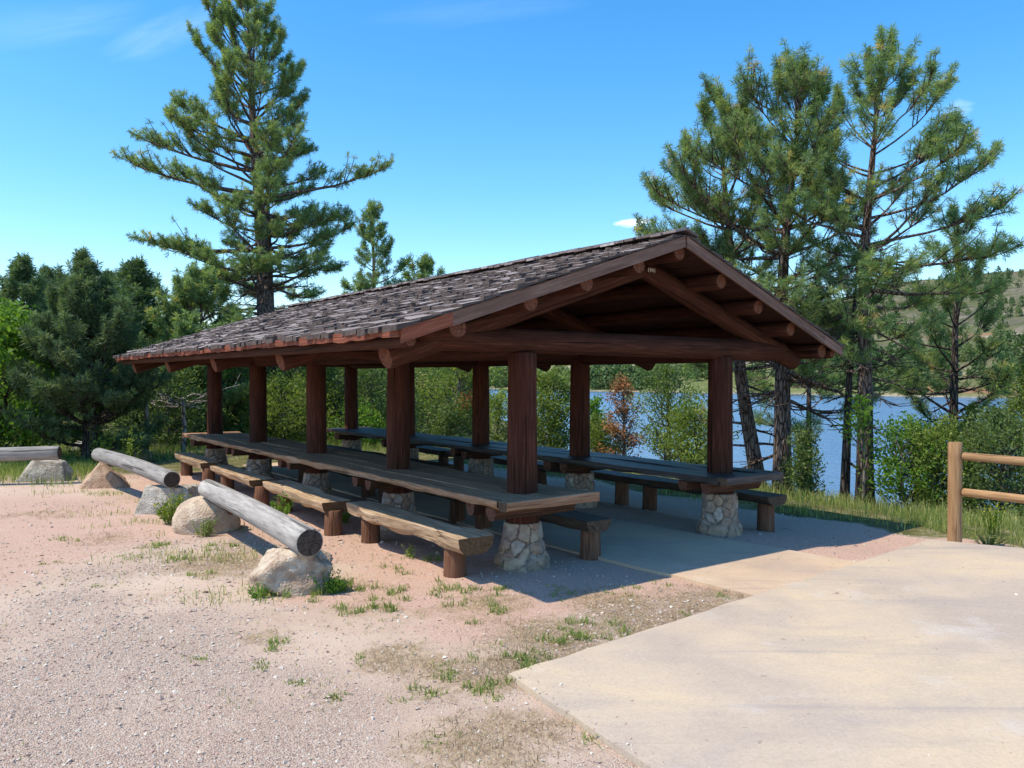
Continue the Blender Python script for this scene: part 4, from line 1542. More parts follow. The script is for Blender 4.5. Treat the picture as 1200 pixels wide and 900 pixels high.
leafy('small leaning juniper with water behind it, just left of the front left post', at(582, 25), 25, 462, 70, 1.35, 'juniper', n_cl=26, cl_r=.26, per=140, leaf=.085, shape='round', start=.2, lean=(.1, 0), group=GJ, sparse=.9, bare=4)
leafy('full olive juniper just right of the front left post', at(643, 25.5), 25.5, 438, 71, 1.75, 'juniper', n_cl=74, cl_r=.32, per=180, leaf=.085, shape='round', group=GJ)
leafy('bright green sapling beside the second right post', at(697, 25), 25, 468, 72, .75, 'leaf', n_cl=26, cl_r=.2, per=80, leaf=.10, shape='column', stems=2, trunk_r=.025, name='sapling', cat='sapling', group='leafy bushes')
leafy('yellow-green round shrub at the foot of the bright sapling', at(702, 24.4), 24.4, 490, 73, 1.2, 'juniper', n_cl=36, cl_r=.26, per=150, leaf=.08, shape='round', group=GJ)
leafy('half-dead conifer with bare grey top and rust-orange lower needles', at(731, 23.5), 23.5, 444, 74, 1.5, 'rust', 'bark_grey', n_cl=26, cl_r=.22, per=100, leaf=.085, shape='cone', start=.08, trunk_r=.055, name='dead_tree', cat='dead tree', group=GJ, bare=46, up=.2)
leafy('tangled blue-green juniper left of the front right post, pale twigs showing', at(783, 21.5), 21.5, 424, 75, 1.9, 'juniper_dark', n_cl=56, cl_r=.30, per=140, leaf=.075, shape='round', start=.2, trunk_r=.09, group=GJ, bare=26)
leafy('low bright juniper behind the far table, next to the front right post', at(815, 20), 20, 478, 76, 1.5, 'juniper', n_cl=44, cl_r=.27, per=150, leaf=.075, shape='round', group=GJ, bare=8)
# --- right: the pines on the bank
pine('bushy broad pine above the right slope of the roof', at(917, 16.6), 16.6, 112, 80, [(.25, 1.5), (.4, 2.0), (.55, 2.3), (.7, 2.3), (.85, 1.75), (.95, 1.0), (1, .4)], r0=.185, start=.34, n_limb=70, L=.145, K=42, w=.0105,
     offs=((.3, .0, 0), (.6, -.0, 0), (1, .38, 0)), side=lambda a, t: 1.0 - .34 * math.cos(a), extra=((.66, 3.2, 2.9, 6, 20), (.60, 2.9, 2.8, 2, 20), (.74, 3.4, 2.5, 14, 22), (.45, .1, 2.0, 0, 20)), group=GP, twig=.13, dead=24, low_e=-4, high_e=46)
pine('leaning pine whose trunk tilts left beside the front right post', at(890, 17.4), 17.4, 150, 81, [(.3, 1.2), (.5, 1.7), (.7, 1.7), (.85, 1.2), (1, .3)], r0=.16, start=.38, n_limb=46, L=.145, K=42, w=.0105,
     offs=((.15, -.2, 0), (.3, -.42, 0), (.6, -.6, 0), (1, -.9, 0)), side=lambda a, t: 1.0 - .25 * math.cos(a), group=GP, twig=.13, dead=14)
pine('tall open pine with long bare-looking boughs reaching right, nearest the fence', at(1014, 15.2), 15.2, 78, 82, [(.25, .9), (.45, 1.3), (.6, 1.6), (.75, 1.5), (.88, 1.05), (.96, .6), (1, .25)], r0=.155, start=.40, n_limb=40, L=.145, K=42, w=.0105, fmin=.42,
     offs=((.3, .0, 0), (.55, -.05, 0), (.8, .12, 0), (1, .28, 0)), side=lambda a, t: 1.0 + .28 * math.cos(a),
     extra=((.66, .05, 2.9, 16, 16), (.60, .12, 3.0, 12, 14), (.55, -.1, 2.4, 0, 12), (.72, .1, 2.3, 24, 16), (.70, 3.0, 1.7, 20, 14), (.50, .0, 2.2, -4, 6), (.80, .2, 1.9, 34, 14), (.62, 3.1, 1.8, 8, 14)), group=GP, twig=.13, dead=34, low_e=-6, high_e=50)
pine('thin dark pine trunk just left of the tall open pine', at(990, 15.6), 15.6, 300, 83, [(.4, 1.0), (.65, 1.3), (.85, .9), (1, .3)], r0=.085, start=.55, n_limb=20, L=.145, K=38, w=.0105, bark='bark_dark', group=GP, twig=.2, dead=8, offs=((.5, .08, 0), (1, .25, 0)))
pine('slender sparse pine down the bank, between the tall open pine and the right edge', at(1117, 19.5), 19.5, 256, 84, [(.2, 1.3), (.45, 1.6), (.6, 1.5), (.75, 1.0), (.9, .6), (1, .2)], r0=.14, start=.30, n_limb=40, L=.155, K=36, w=.012, fmin=.42,
     offs=((.5, .02, 0), (1, .1, 0)), group=GP, twig=.13, dead=34, low_e=10, high_e=40, bark='bark_dark')
pine('low young pine filling the gap between leaning and thin trunks under the roof tip', at(948, 19.5), 19.5, 372, 85, [(0, .9), (.3, 1.6), (.6, 1.5), (.85, .9), (1, .2)], r0=.09, start=.42, n_limb=30, L=.155, K=34, w=.012, group=GP, twig=.2)
# --- right: junipers and leafy shrubs on the bank
GB = 'bushes on the lake bank by the fence'
leafy('dark green small juniper at the foot of the bushy pine, in front of the water', at(941, 15.8), 15.8, 508, 90, .85, 'juniper_dark', n_cl=34, cl_r=.2, per=150, leaf=.06, shape='cone', group=GB)
leafy('bright leafy spray on a low branch across the tall open pine', at(1012, 14.6), 14.6, 466, 91, .75, 'leaf', n_cl=18, cl_r=.15, per=36, leaf=.075, shape='round', start=.62, stems=1, trunk_r=.025, name='sapling', cat='sapling', group=GB)
leafy('bright leafy shrub left of the fence post, its left side over the water', at(1066, 14.4), 14.4, 494, 92, 1.3, 'leaf', n_cl=52, cl_r=.21, per=70, leaf=.075, shape='round', stems=4, trunk_r=.035, name='leafy_bush', cat='bush', group=GB, start=.16)
leafy('olive juniper right behind the fence post', at(1096, 14.2), 14.2, 498, 93, 1.05, 'juniper', n_cl=46, cl_r=.22, per=170, leaf=.06, shape='round', group=GB, bare=6)
leafy('small pointed juniper rising above the fence post', at(1137, 14.8), 14.8, 478, 94, .8, 'juniper', n_cl=34, cl_r=.2, per=150, leaf=.06, shape='cone', group=GB)
leafy('wide green juniper behind the fence rails at the right edge', at(1178, 13.6), 13.6, 488, 95, 1.7, 'juniper_dark', n_cl=84, cl_r=.25, per=190, leaf=.06, shape='round', group=GB)
leafy('tall yellow-green juniper cut by the right edge of the photo', at(1215, 14.6), 14.6, 398, 96, 1.55, 'juniper', n_cl=90, cl_r=.26, per=190, leaf=.06, shape='cone', group=GB)

# --- bleached dead branches in the wood left of the posts
def dead_branches(label, X, Y, z, seed, n, ln):
    rg = np.random.default_rng(seed)
    acc = [[], [], 0]
    for q in range(n):
        a = rg.uniform(-1.0, 1.0) + (pi if q % 2 else 0)
        d = np.array([math.cos(a), math.sin(a) * .5, rg.uniform(-.05, .45)])
        L = ln * rg.uniform(.4, 1)
        p0 = np.array([rg.normal(0, .15), rg.normal(0, .1), rg.uniform(-.2, .1)])
        pts = p0 + d * np.linspace(0, L, 6)[:, None] + np.cumsum(rg.normal(0, .035, (6, 3)), 0)
        tube(acc, pts, np.linspace(.022, .006, 6), 5)
        for k in range(3):
            f = rg.integers(2, 6)
            d2 = d + rg.normal(0, .6, 3)
            tube(acc, np.array([pts[f], pts[f] + d2 * L * .2, pts[f] + d2 * L * .36]), np.array([.012, .008, .004]), 4)
    tube(acc, np.array([[0, 0, -z - .1], [.05, 0, -z * .5], [0, 0, .05]]), np.array([.07, .06, .04]), 7)
    o = soup('dead_shrub', np.concatenate(acc[0]), np.concatenate(acc[1]), M['deadwood'], smooth=True)
    o.location = (X, Y, float(hgt(X, Y)) + z)
    tag(o, label, 'dead shrub')


dead_branches('bleached dead branches tangled in front of the junipers left of the posts', at(214, 21.3), 21.3, 1.35, 5, 12, .95)
acc = [[], [], 0]
tube(acc, np.array([[0, 0, -.1], [.02, 0, .8], [0, 0, 1.5], [.03, 0, 2.0]]), np.array([.06, .055, .05, .035]), 8)
o = soup('dead_snag', np.concatenate(acc[0]), np.concatenate(acc[1]), M['deadwood'], smooth=True)
o.location = (at(171, 20.8), 20.8, float(hgt(at(171, 20.8), 20.8)))
tag(o, 'pale slim dead trunk standing between the dense dark pine and the far bench', 'dead trunk')

# --- back rows of the wood: copies of trees already built
def copy_tree(src, X, Y, s, rz, label, group):
    c = src.copy()
    COL.objects.link(c)
    c.location = (X, Y, float(hgt(X, Y)) - .15)
    c.rotation_euler = (0, 0, rz)
    c.scale = (s, s, s)
    c['label'] = label
    c['group'] = group
    for ch in list(src.children):
        d = ch.copy()
        COL.objects.link(d)
        d.parent = c
    return c


by = {o.get('label'): o for o in bpy.data.objects if o.get('label')}
srcs = [by[k] for k in ('dark pine half hidden behind the right side of the dense dark pine', 'dark pine with a pointed top at the left edge, behind the bright green bush',
                        'shadowed juniper behind the middle left post', 'mid-green juniper seen between the middle and second left posts', 'olive juniper behind the far left posts of the shelter')]
rg = np.random.default_rng(77)
for q, (px, Y, k, s) in enumerate([(-60, 30, 0, 1.1), (8, 37, 1, 1.0), (85, 38, 0, 1.05), (128, 36, 1, 1.08), (200, 34, 3, 1.2), (215, 40, 0, 1.0), (262, 33, 4, 1.15), (300, 36, 3, 1.3), (345, 34, 2, 1.2),
                                   (385, 36, 4, 1.3), (425, 35, 3, 1.25), (462, 33, 2, 1.1), (470, 39, 4, 1.4), (500, 36, 3, 1.2), (548, 40, 2, 1.0), (-120, 26, 0, 1.0), (-150, 34, 1, 1.2), (-30, 44, 0, 1.2),
                                   (330, 44, 0, 1.0), (270, 46, 1, 1.0), (160, 45, 0, 1.1), (410, 46, 1, .95), (-230, 31, 0, 1.1), (-290, 37, 1, 1.15), (-350, 33, 0, 1.05), (-430, 36, 1, 1.2), (-190, 42, 0, 1.2), (-520, 34, 0, 1.1)]):
    nm = 'pine' if k < 2 else 'juniper'
    copy_tree(srcs[k], at(px, Y), Y, s * rg.uniform(.95, 1.05), rg.uniform(0, 6.28), 'dark %s deep in the wood behind the shelter, mostly hidden by nearer trees' % nm, '%ss deep in the wood' % nm)


# --- the wood on the far shore: one distant mass
def far_wood():
    rg = np.random.default_rng(9)
    P = []
    n_try = 0
    def add(azlo, azhi, tlo, thi, n, hlo, hhi):
        for q in range(n):
            a = math.radians(rg.uniform(azlo, azhi))
            t = tlo + (thi - tlo) * rg.random() ** 1.4
            d = float(shore_d(np.array(a))) + 6 + (720 - float(shore_d(np.array(a)))) * t
            P.append((d * math.sin(a), d * math.cos(a), rg.uniform(hlo, hhi)))
    add(-4, 2.0, .0, .10, 120, 5, 11)
    add(2, 5, .0, .2, 14, 4, 7)
    add(5.5, 9.6, .0, .14, 95, 5, 11)
    add(9.6, 16, .0, .2, 60, 4, 9)
    add(18, 27, .0, .07, 150, 5, 10)
    add(25, 40, .0, .12, 90, 4, 9)
    add(-30, -4, .0, .15, 200, 5, 11)
    add(-10, 35, .05, 1.0, 420, 1.5, 4.5)
    add(15, 34, .03, .65, 420, 2.5, 6.5)
    add(16, 34, .88, 1.04, 46, 2.5, 6)
    add(-60, -5, .1, 1.0, 200, 3, 8)
    P = np.array(P)
    Z = hill_z(P[:, 0], P[:, 1]) - .3
    keep = Z > LAKE_Z + .4
    P, Z = P[keep], Z[keep]
    n = len(P)
    K = 150
    h = P[:, 2]
    wdt = h * rg.uniform(.45, .8, n)
    zz = rg.beta(1.5, 1.7, (n, K))
    pr = np.sqrt(np.clip(1 - (2 * (zz - .45)) ** 2, .02, 1)) * (1.15 - .45 * zz)
    a = rg.uniform(0, 2 * pi, (n, K))
    r = np.sqrt(rg.random((n, K))) * pr * (1 + .25 * np.sin(3 * a + P[:, :1]))
    C = np.stack([P[:, 0, None] + np.cos(a) * r * wdt[:, None] / 2, P[:, 1, None] + np.sin(a) * r * wdt[:, None] / 2, Z[:, None] + (zz * .98) * h[:, None]], -1).reshape(-1, 3)
    N_ = len(C)
    d = rg.normal(size=(N_, 3))
    d[:, 2] = np.abs(d[:, 2])
    d /= np.linalg.norm(d, axis=1)[:, None]
    q = np.cross(d, rg.normal(size=(N_, 3)))
    q /= np.linalg.norm(q, axis=1)[:, None]
    l = (np.repeat(h, K) * .13 * rg.uniform(.6, 1.3, N_))[:, None]
    V = np.stack([C - d * l * .6, C + q * l * .4, C + d * l * .6, C - q * l * .4], 1).reshape(-1, 3)
    tn = np.clip(np.repeat(rg.normal(.5, .22, n), K) + rg.normal(0, .1, N_), 0, 1)
    o = soup('far_wood', V, np.arange(N_ * 4).reshape(-1, 4), M['farleaf'], None, np.repeat(tn, 4))
    tag(o, 'scattered trees and brush covering the far shore and hillside', 'trees', kind='stuff')


far_wood()


# ------------------------------------------------------------------ grass, weeds, loose stones
def blades(X, Y, h, w, rg, tint, lean=.45):
    n = len(X)
    Z = hgt(X, Y) - .015
    a = rg.uniform(0, 2 * pi, n)
    b = rg.uniform(0, 2 * pi, n)
    ln = np.abs(rg.normal(0, lean, n))
    dx, dy = np.cos(a) * ln * h, np.sin(a) * ln * h
    px, py = np.cos(b) * w / 2, np.sin(b) * w / 2
    B = np.stack([X, Y, Z], -1)
    Pp = np.stack([px, py, np.zeros(n)], -1)
    Md = B + np.stack([dx * .35, dy * .35, h * .6], -1)
    Tp = B + np.stack([dx, dy, h * np.clip(1 - ln * .35, .35, 1)], -1)
    V = np.stack([B - Pp, B + Pp, Md + Pp * .75, Tp, Md - Pp * .75], 1)
    o = np.arange(n) * 5
    T = np.concatenate([np.stack([o, o + 1, o + 2], -1), np.stack([o, o + 2, o + 4], -1), np.stack([o + 4, o + 2, o + 3], -1)])
    return V.reshape(-1, 3), T, np.repeat(tint, 5)


class Soup:
    def __init__(s):
        s.V, s.T, s.t, s.n = [], [], [], 0

    def add(s, V, T, t):
        s.V.append(V)
        s.T.append(T + s.n)
        s.t.append(t)
        s.n += len(V)

    def build(s, name, mat, parent=None):
        return soup(name, np.concatenate(s.V), np.concatenate(s.T), mat, parent, np.clip(np.concatenate(s.t), 0, 1))


def world_uv(v, u):
    return X0 + CT * v - ST * u, Y0 + ST * v + CT * u


def sprinkle(rg, n, vr, ur, thin=None):
    v, u = rg.uniform(*vr, n), rg.uniform(*ur, n)
    X, Y = world_uv(v, u)
    if thin is not None:
        k = rg.random(n) < thin(v, u, X, Y)
        X, Y, v, u = X[k], Y[k], v[k], u[k]
    return X, Y, v, u


def grass():
    rg = np.random.default_rng(11)
    g = Soup()
    sand = lambda X, Y: 1 - .92 * np.exp(-(((X - 5.2) / 1.1) ** 2 + ((Y - 12.9) / .7) ** 2))
    # lawn strip beyond the far table
    X, Y, v, u = sprinkle(rg, 60000, (5.2, 10.5), (-1.5, 20), lambda v, u, X, Y: sstep(5.2, 6.4, v + (fbm(X, Y, 1.3, 3) - .5) * 1.6) * (.06 + .94 * sstep(.44, .62, fbm(X, Y, 1.2, 8))) * sand(X, Y))
    h = rg.uniform(.06, .17, len(X)) * (1 + 1.1 * sstep(-2.2, -.2, v - crest(u)))
    g.add(*blades(X, Y, h, rg.uniform(.006, .012, len(X)), rg, rg.normal(.34, .14, len(X)) + .25 * sstep(-2, 0, v - crest(u)) + (rg.random(len(X)) < .15) * .3))
    # taller grass along the crest
    X, Y, v, u = sprinkle(rg, 46000, (7.2, 13.5), (-9, 22), lambda v, u, X, Y: np.exp(-((v - crest(u) + .3) / 1.0) ** 2) * (.10 + .90 * sstep(.42, .62, fbm(X, Y, 1.5, 6))))
    g.add(*blades(X, Y, rg.uniform(.14, .42, len(X)), rg.uniform(.006, .012, len(X)), rg, rg.normal(.58, .18, len(X)), .4))
    # behind the fence and beyond the concrete on the right
    X, Y, v, u = sprinkle(rg, 60000, (5.3, 9.8), (-9, 1.0), lambda v, u, X, Y: sstep(5.25, 6.3, v + (fbm(X, Y, 1.3, 3) - .5) * 1.2) * (.07 + .93 * sstep(.44, .62, fbm(X, Y, 1.3, 18))) * sand(X, Y))
    g.add(*blades(X, Y, rg.uniform(.06, .15, len(X)) * (1 + 2.2 * rg.random(len(X)) ** 3), rg.uniform(.006, .011, len(X)), rg, rg.normal(.48, .2, len(X)), .5))
    # wood floor
    X, Y, v, u = sprinkle(rg, 52000, (-8, 9), (12.6, 25), lambda v, u, X, Y: sstep(12.6, 15, u + (fbm(X, Y, .8, 5) - .5) * 3) * (.3 + .7 * sstep(.36, .56, fbm(X, Y, .8, 12))))
    g.add(*blades(X, Y, rg.uniform(.08, .32, len(X)), rg.uniform(.008, .016, len(X)), rg, rg.normal(.40, .16, len(X)), .4))
    X, Y, v, u = sprinkle(rg, 26000, (-9, -2.0), (9.0, 17), lambda v, u, X, Y: sstep(14.3, 17.0, Y - .22 * (X + 9) + (fbm(X, Y, .8, 5) - .5) * 2.5))
    g.add(*blades(X, Y, rg.uniform(.06, .26, len(X)), rg.uniform(.007, .014, len(X)), rg, rg.normal(.44, .16, len(X)), .4))
    # thin growth along the logs
    X, Y, v, u = sprinkle(rg, 30000, (-4.2, -1.6), (-.6, 13), lambda v, u, X, Y: np.exp(-((v + 2.6) / .75) ** 2) * sstep(.49, .62, fbm(X, Y, 1.8, 14)) * .6)
    g.add(*blades(X, Y, rg.uniform(.03, .14, len(X)), rg.uniform(.005, .010, len(X)), rg, rg.normal(.48, .2, len(X)), .6))
    o = g.build('grass', M['grass'])
    tag(o, 'grass on the bank, along the logs and on the wood floor', 'grass', kind='stuff')
    # dry thatch and sparse weeds in the foreground gravel
    t = Soup()
    st = Soup()
    for (x, y, r) in SRC_DRY:
        cx, cy = un0(x, y)
        n = int(3000 * r * r) + 200
        rr, aa = r * 1.25 * np.sqrt(rg.random(n)), rg.uniform(0, 2 * pi, n)
        X, Y = cx + rr * np.cos(aa), cy + rr * np.sin(aa)
        k = ~pts_in_poly(X, Y, APRON) & (rg.random(n) < sstep(.40, .58, fbm(X, Y, 2.2, 51)))
        X, Y = X[k], Y[k]
        if len(X):
            st.add(*blades(X, Y, rg.uniform(.02, .075, len(X)), rg.uniform(.003, .006, len(X)), rg, rg.normal(.52, .28, len(X)), 2.0))
    spots = [(430, 712, 26, 1), (405, 690, 22, 1), (470, 695, 18, 1), (515, 690, 20, 1), (545, 700, 22, 1), (580, 715, 18, .8), (700, 740, 30, 1), (660, 748, 20, .9), (615, 775, 32, .9), (490, 812, 16, .7), (565, 805, 30, .8),
             (713, 862, 20, .7), (310, 757, 10, .9), (205, 655, 12, 1), (85, 630, 12, .8), (300, 780, 8, .5), (390, 820, 8, .5), (255, 640, 14, 1), (320, 695, 14, 1.2), (372, 690, 24, 1.3), (395, 684, 18, 1.2), (590, 690, 10, .7),
             (740, 690, 14, .6), (770, 680, 8, .6), (800, 720, 10, .5), (230, 675, 12, .8), (178, 640, 14, .9), (145, 655, 10, .6), (520, 785, 16, .5), (720, 765, 18, .6), (660, 690, 14, .5), (465, 668, 10, .8), (505, 655, 10, 1.0), (240, 770, 7, .5),
             (60, 660, 10, .5), (120, 685, 8, .5), (505, 870, 12, .4), (850, 700, 8, .5), (355, 800, 8, .5), (420, 770, 9, .5)]
    for (x, y, rp, hs_) in spots:
        cx, cy = un0(x, y)
        r = rp / FPX * cy
        for q in range(max(3, int(rp / 2.3))):
            ox, oy = cx + rg.normal(0, r * .8), cy + rg.normal(0, r * .9)
            if pts_in_poly(np.array([ox]), np.array([oy]), APRON)[0]:
                continue
            n = rg.integers(10, 34)
            X, Y = ox + rg.normal(0, .03, n), oy + rg.normal(0, .03, n)
            t.add(*blades(X, Y, rg.uniform(.025, .11, n) * hs_, rg.uniform(.005, .013, n), rg, rg.normal(.42, .16, n), .9))
    # sparse seedlings everywhere on the gravel
    n = 1700
    X, Y = rg.uniform(-6, 2.2, n), rg.uniform(3.8, 12, n)
    u, v = uv_of(X, Y)
    k = ~pts_in_poly(X, Y, APRON) & (v < 5) & (fbm(X, Y, .8, 61) > .5) & ~((v > .6) & (v < 3) & (u > -2))
    for x, y in zip(X[k], Y[k]):
        m = rg.integers(3, 9)
        t.add(*blades(x + rg.normal(0, .015, m), y + rg.normal(0, .015, m), rg.uniform(.015, .06, m), rg.uniform(.003, .007, m), rg, rg.normal(.45, .25, m), .9))
    o = t.build('ground_weeds', M['grass'])
    tag(o, 'small green weeds scattered over the gravel', 'weeds', kind='stuff')
    o = st.build('dry_grass', M['straw'])
    tag(o, 'flattened dry straw in patches on the gravel', 'dry grass', kind='stuff')


grass()


def stones():
    rg = np.random.default_rng(13)
    n = 120000
    Y = 3.2 + 10 * rg.random(n) ** 1.7
    X = rg.uniform(-.72, .62, n) * Y
    u, v = uv_of(X, Y)
    zn = zones(X, Y)
    p = .25 + .75 * zn[:, 3]
    p *= 1 - .6 * zn[:, 1]
    p *= np.where(zn[:, 0] > .6, .45, 1)
    on = pts_in_poly(X, Y, APRON)
    edge_d = (X - APRON[0][0]) * .868 + (Y - APRON[0][1]) * .49
    k = (rg.random(n) < np.where(on, .004 + .20 * np.exp(-np.abs(edge_d) / .12) * (Y < 5.4), p)) & (v < 5.6) & ~((v > .6) & (v < 3) & (u > -2.0) & ~on)
    X, Y = X[k], Y[k]
    pk = zn[k, 0]
    on = on[k]
    n = len(X)
    s = np.clip(rg.lognormal(-5.05, .45, n), .0035, .026) * np.clip(Y / 6, .75, 1.3)
    base = np.array([[1, 0, 0], [0, 1, 0], [-1, 0, 0], [0, -1, 0], [.15, .1, .62], [-.1, .05, -.5]], float)
    V = base[None] * (1 + rg.uniform(-.35, .35, (n, 6, 3))) + rg.normal(0, .12, (n, 6, 3))
    Rm = rot_to(np.stack([rg.normal(0, .3, n), rg.normal(0, .3, n), np.ones(n)], -1), rg)
    V = np.einsum('nij,nkj->nki', Rm, V) * s[:, None, None]
    V += np.stack([X, Y, np.where(on, .0265, hgt(X, Y)) + s * .18], -1)[:, None]
    f = np.array([[0, 1, 4], [1, 2, 4], [2, 3, 4], [3, 0, 4], [1, 0, 5], [2, 1, 5], [3, 2, 5], [0, 3, 5]])
    T = (f[None] + (np.arange(n) * 6)[:, None, None]).reshape(-1, 3)
    m = N('loose_gravel')
    t = m.attr('tint', 'Fac')
    col = m.ramp(t, [(0.0, (0.16, 0.14, 0.14)), (.25, (.34, .27, .235)), (.45, (.44, .30, .245)), (.65, (.46, .38, .32)), (.85, (.53, .47, .40)), (1.0, (.64, .58, .50))])
    m.bsdf(col, .9, None, .2)
    o = soup('gravel', V.reshape(-1, 3), T, m.m, None, np.repeat(np.clip(rg.normal(.66, .22, n) - .15 * pk, 0, 1), 6))
    tag(o, 'loose pink, grey and white stones on the gravel lot', 'gravel', kind='stuff')


stones()


def weed(label, X, Y, h, r, seed, mat, n=26, leaves=12, leaf=.06, name='weed_clump', group='weed clumps', fl=0.0):
    rg = np.random.default_rng(seed)
    t_obj = thing(name, label, 'weed', (X, Y, float(hgt(X, Y))), 0, group)
    acc = [[], [], 0]
    V, tn = [], []
    for q in range(n):
        a = rg.uniform(0, 6.28)
        out = rg.uniform(.1, 1) * r
        hh = h * rg.uniform(.55, 1.05)
        b = np.array([math.cos(a) * out * .35, math.sin(a) * out * .35, -.02])
        e = np.array([math.cos(a) * out, math.sin(a) * out, hh])
        m = (b + e) / 2 + np.array([0, 0, .1 * hh])
        tube(acc, np.array([b, m, e]), np.array([.005, .004, .002]), 4)
        for k in range(leaves):
            f = rg.uniform(.15, 1)
            p = (1 - f) ** 2 * b + 2 * f * (1 - f) * m + f * f * e
            d = np.array([rg.normal(), rg.normal(), rg.uniform(.1, 1.1)])
            d /= np.linalg.norm(d)
            pr = np.cross(d, rg.normal(size=3))
            pr /= np.linalg.norm(pr)
            l = leaf * rg.uniform(.6, 1.3) * (1.2 - .6 * f)
            V += [p, p + d * l * .5 + pr * l * .16, p + d * l, p + d * l * .5 - pr * l * .16]
            tn += [np.clip(rg.normal(.5, .15) + (fl if (f > .75 and rg.random() < .6) else 0), 0, 1)] * 4
    soup('stems', np.concatenate(acc[0]), np.concatenate(acc[1]), M[mat], t_obj, np.full(acc[2], .3), smooth=True)
    soup('leaves', np.array(V), np.arange(len(V)).reshape(-1, 4), M[mat], t_obj, tn)
    return t_obj


weed('yellow-green weed clump growing in front of the blocky grey boulder', -4.62, 11.15, .42, .30, 1, 'weed', 46, 16, .075, fl=.35)
weed('grey-green weed against the rounded beige boulder', -3.88, 10.28, .24, .18, 2, 'grass', 22, 10, .05)
weed('fern-like green weed between the near benches and the closest log', -3.20, 11.0, .42, .28, 3, 'leaf', 26, 16, .085)
weed('green weed behind the seat of the nearest bench, by its left leg', -2.35, 11.3, .32, .2, 4, 'leaf', 16, 12, .07)
weed('tall yellow-green weed under the dense dark pine, left of the middle log', -9.35, 18.6, .85, .35, 5, 'weed', 16, 16, .12)
weed('tall weed stalks between the dense dark pine and the mossy stone', -8.55, 18.2, .95, .30, 6, 'weed', 10, 16, .12)
weed('low green weed at the right foot of the whitish boulder', -1.70, 7.62, .20, .22, 7, 'leaf', 22, 10, .05)
weed('small green weed at the left foot of the whitish boulder', -2.30, 7.42, .15, .14, 8, 'leaf', 16, 9, .045)
weed('yellow-flowered weed behind the lower fence rail', at(1165, 11.2), 11.2, .46, .30, 9, 'weed', 24, 14, .05, fl=.45)
weed('sprawling green weed just right of the fence post foot', at(1160, 10.35), 10.35, .16, .3, 10, 'grass', 26, 9, .05)
weed('thin weed under the middle of the nearest bench', -1.12, 9.0, .22, .12, 12, 'grass', 8, 8, .05)


# ------------------------------------------------------------------ light, sky, camera
SUN = Vector((-0.463, -0.172, 0.870)).normalized()
sl = bpy.data.lights.new('sun', 'SUN')
sl.energy = 2.5
sl.angle = math.radians(0.53)
sl.color = (1.0, 0.875, 0.69)
so = link(bpy.data.objects.new('sun', sl))
so.rotation_euler = SUN.to_track_quat('Z', 'Y').to_euler()
so.location = (-20, -8, 40)

w = bpy.data.worlds.new('World')
scene.world = w
w.use_nodes = True
nt = w.node_tree
nt.nodes.clear()
out = nt.nodes.new('ShaderNodeOutputWorld')
bg = nt.nodes.new('ShaderNodeBackground')
sky = nt.nodes.new('ShaderNodeTexSky')
sky.sky_type = 'NISHITA'
sky.sun_disc = False
sky.sun_elevation = math.asin(SUN.z)
sky.sun_rotation = math.atan2(SUN.x, SUN.y)
sky.altitude = 1300
sky.air_density = 1.15
sky.dust_density = 1.2
sky.ozone_density = 2.0
hs = nt.nodes.new('ShaderNodeHueSaturation')
hs.inputs['Hue'].default_value = 0.496
hs.inputs['Saturation'].default_value = 1.38
nt.links.new(sky.outputs[0], hs.inputs['Color'])
# thin cirrus: stretched noise on the sky directions
tc = nt.nodes.new('ShaderNodeTexCoord')


def wn(typ, **kw):
    n = nt.nodes.new(typ)
    for k, v in kw.items():
        setattr(n, k, v)
    return n


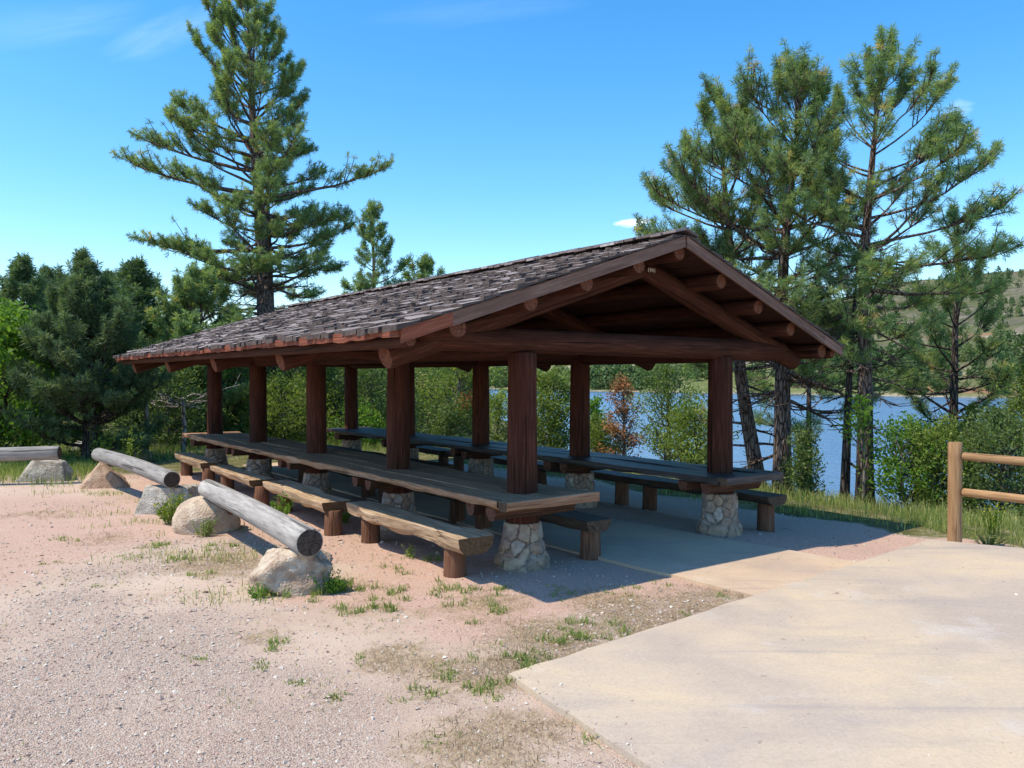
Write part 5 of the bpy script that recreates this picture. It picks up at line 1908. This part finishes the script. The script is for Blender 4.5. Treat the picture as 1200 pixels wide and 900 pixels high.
def cloud_streak(d, along, la, lb, seed, amt, lo, hi):
    """a wisp around direction d, la / lb its half extents (as tangents) along and across"""
    d = Vector(d).normalized()
    a = Vector(along)
    a = (a - d * a.dot(d)).normalized()
    b = d.cross(a)
    res = []
    for ax, ext in ((a, la), (b, lb)):
        dp = wn('ShaderNodeVectorMath', operation='DOT_PRODUCT')
        nt.links.new(tc.outputs['Generated'], dp.inputs[0])
        dp.inputs[1].default_value = ax
        mu = wn('ShaderNodeMath', operation='DIVIDE')
        nt.links.new(dp.outputs['Value'], mu.inputs[0])
        mu.inputs[1].default_value = ext
        res.append(mu.outputs[0])
    fw = wn('ShaderNodeVectorMath', operation='DOT_PRODUCT')
    nt.links.new(tc.outputs['Generated'], fw.inputs[0])
    fw.inputs[1].default_value = d
    fz = wn('ShaderNodeMath', operation='GREATER_THAN')
    nt.links.new(fw.outputs['Value'], fz.inputs[0])
    fz.inputs[1].default_value = 0.3
    cb = wn('ShaderNodeCombineXYZ')
    nt.links.new(res[0], cb.inputs[0])
    nt.links.new(res[1], cb.inputs[1])
    cb.inputs[2].default_value = 0
    ln = wn('ShaderNodeVectorMath', operation='LENGTH')
    nt.links.new(cb.outputs[0], ln.inputs[0])
    mr = wn('ShaderNodeMapRange', interpolation_type='SMOOTHSTEP')
    nt.links.new(ln.outputs['Value'], mr.inputs[0])
    mr.inputs[1].default_value, mr.inputs[2].default_value = 0.0, 1.0
    mr.inputs[3].default_value, mr.inputs[4].default_value = 1.0, 0.0
    mp = wn('ShaderNodeMapping')
    nt.links.new(cb.outputs[0], mp.inputs[0])
    mp.inputs['Location'].default_value = (seed, seed * .7, 0)
    mp.inputs['Scale'].default_value = (1.1, 1.6, 1)
    nz = wn('ShaderNodeTexNoise')
    nt.links.new(mp.outputs[0], nz.inputs['Vector'])
    nz.inputs['Scale'].default_value = 1.3
    nz.inputs['Detail'].default_value = 7
    nz.inputs['Roughness'].default_value = .6
    nz.inputs['Distortion'].default_value = .6
    ad = wn('ShaderNodeMath', operation='MULTIPLY')
    nt.links.new(mr.outputs[0], ad.inputs[0])
    nt.links.new(nz.outputs[0], ad.inputs[1])
    m2 = wn('ShaderNodeMapRange')
    nt.links.new(ad.outputs[0], m2.inputs[0])
    m2.inputs[1].default_value, m2.inputs[2].default_value = lo, hi
    m2.inputs[3].default_value, m2.inputs[4].default_value = 0, amt
    m3 = wn('ShaderNodeMath', operation='MULTIPLY')
    nt.links.new(m2.outputs[0], m3.inputs[0])
    nt.links.new(fz.outputs[0], m3.inputs[1])
    return m3.outputs[0]


def pdir(x, y):
    return ((x - 600) / FPX, 1.0, (HORIZ - y) / FPX)


streaks = [
    cloud_streak(pdir(195, 40), (1, 0, .40), .11, .030, 3.1, .10, .15, .7),
    cloud_streak(pdir(60, 30), (1, 0, .12), .16, .035, 8.3, .05, .15, .6),
    cloud_streak(pdir(742, 261), (1, 0, .10), .042, .009, 5.7, .75, .18, .5),
    cloud_streak(pdir(1120, 130), (1, 0, .2), .03, .02, 11.0, .15, .2, .6),
    cloud_streak(pdir(560, 12), (1, 0, .1), .2, .03, 15.0, .03, .15, .6),
]
prev = hs.outputs[0]
for st in streaks:
    mx = wn('ShaderNodeMix', data_type='RGBA')
    nt.links.new(st, mx.inputs[0])
    nt.links.new(prev, mx.inputs[6])
    mx.inputs[7].default_value = (8.5, 9.0, 9.6, 1)
    prev = mx.outputs[2]
nt.links.new(prev, bg.inputs[0])
bg.inputs[1].default_value = 0.124
nt.links.new(bg.outputs[0], out.inputs[0])

cam = bpy.data.cameras.new('camera')
cam.sensor_width = 36
cam.lens = 36 * FPX / 1200
cam.clip_end = 9000
cam.clip_start = 0.05
co = link(bpy.data.objects.new('camera', cam))
co.location = (0, 0, 2.0)
co.rotation_euler = (pi / 2 - 0.0085, 0, 0)
scene.camera = co
scene.view_settings.view_transform = 'Standard'
scene.view_settings.look = 'None'
scene.view_settings.exposure = 1.1
scene.view_settings.gamma = 1.0
scene.cycles.use_denoising = True
scene.cycles.max_bounces = 8
scene.cycles.transparent_max_bounces = 8
scene.cycles.diffuse_bounces = 4
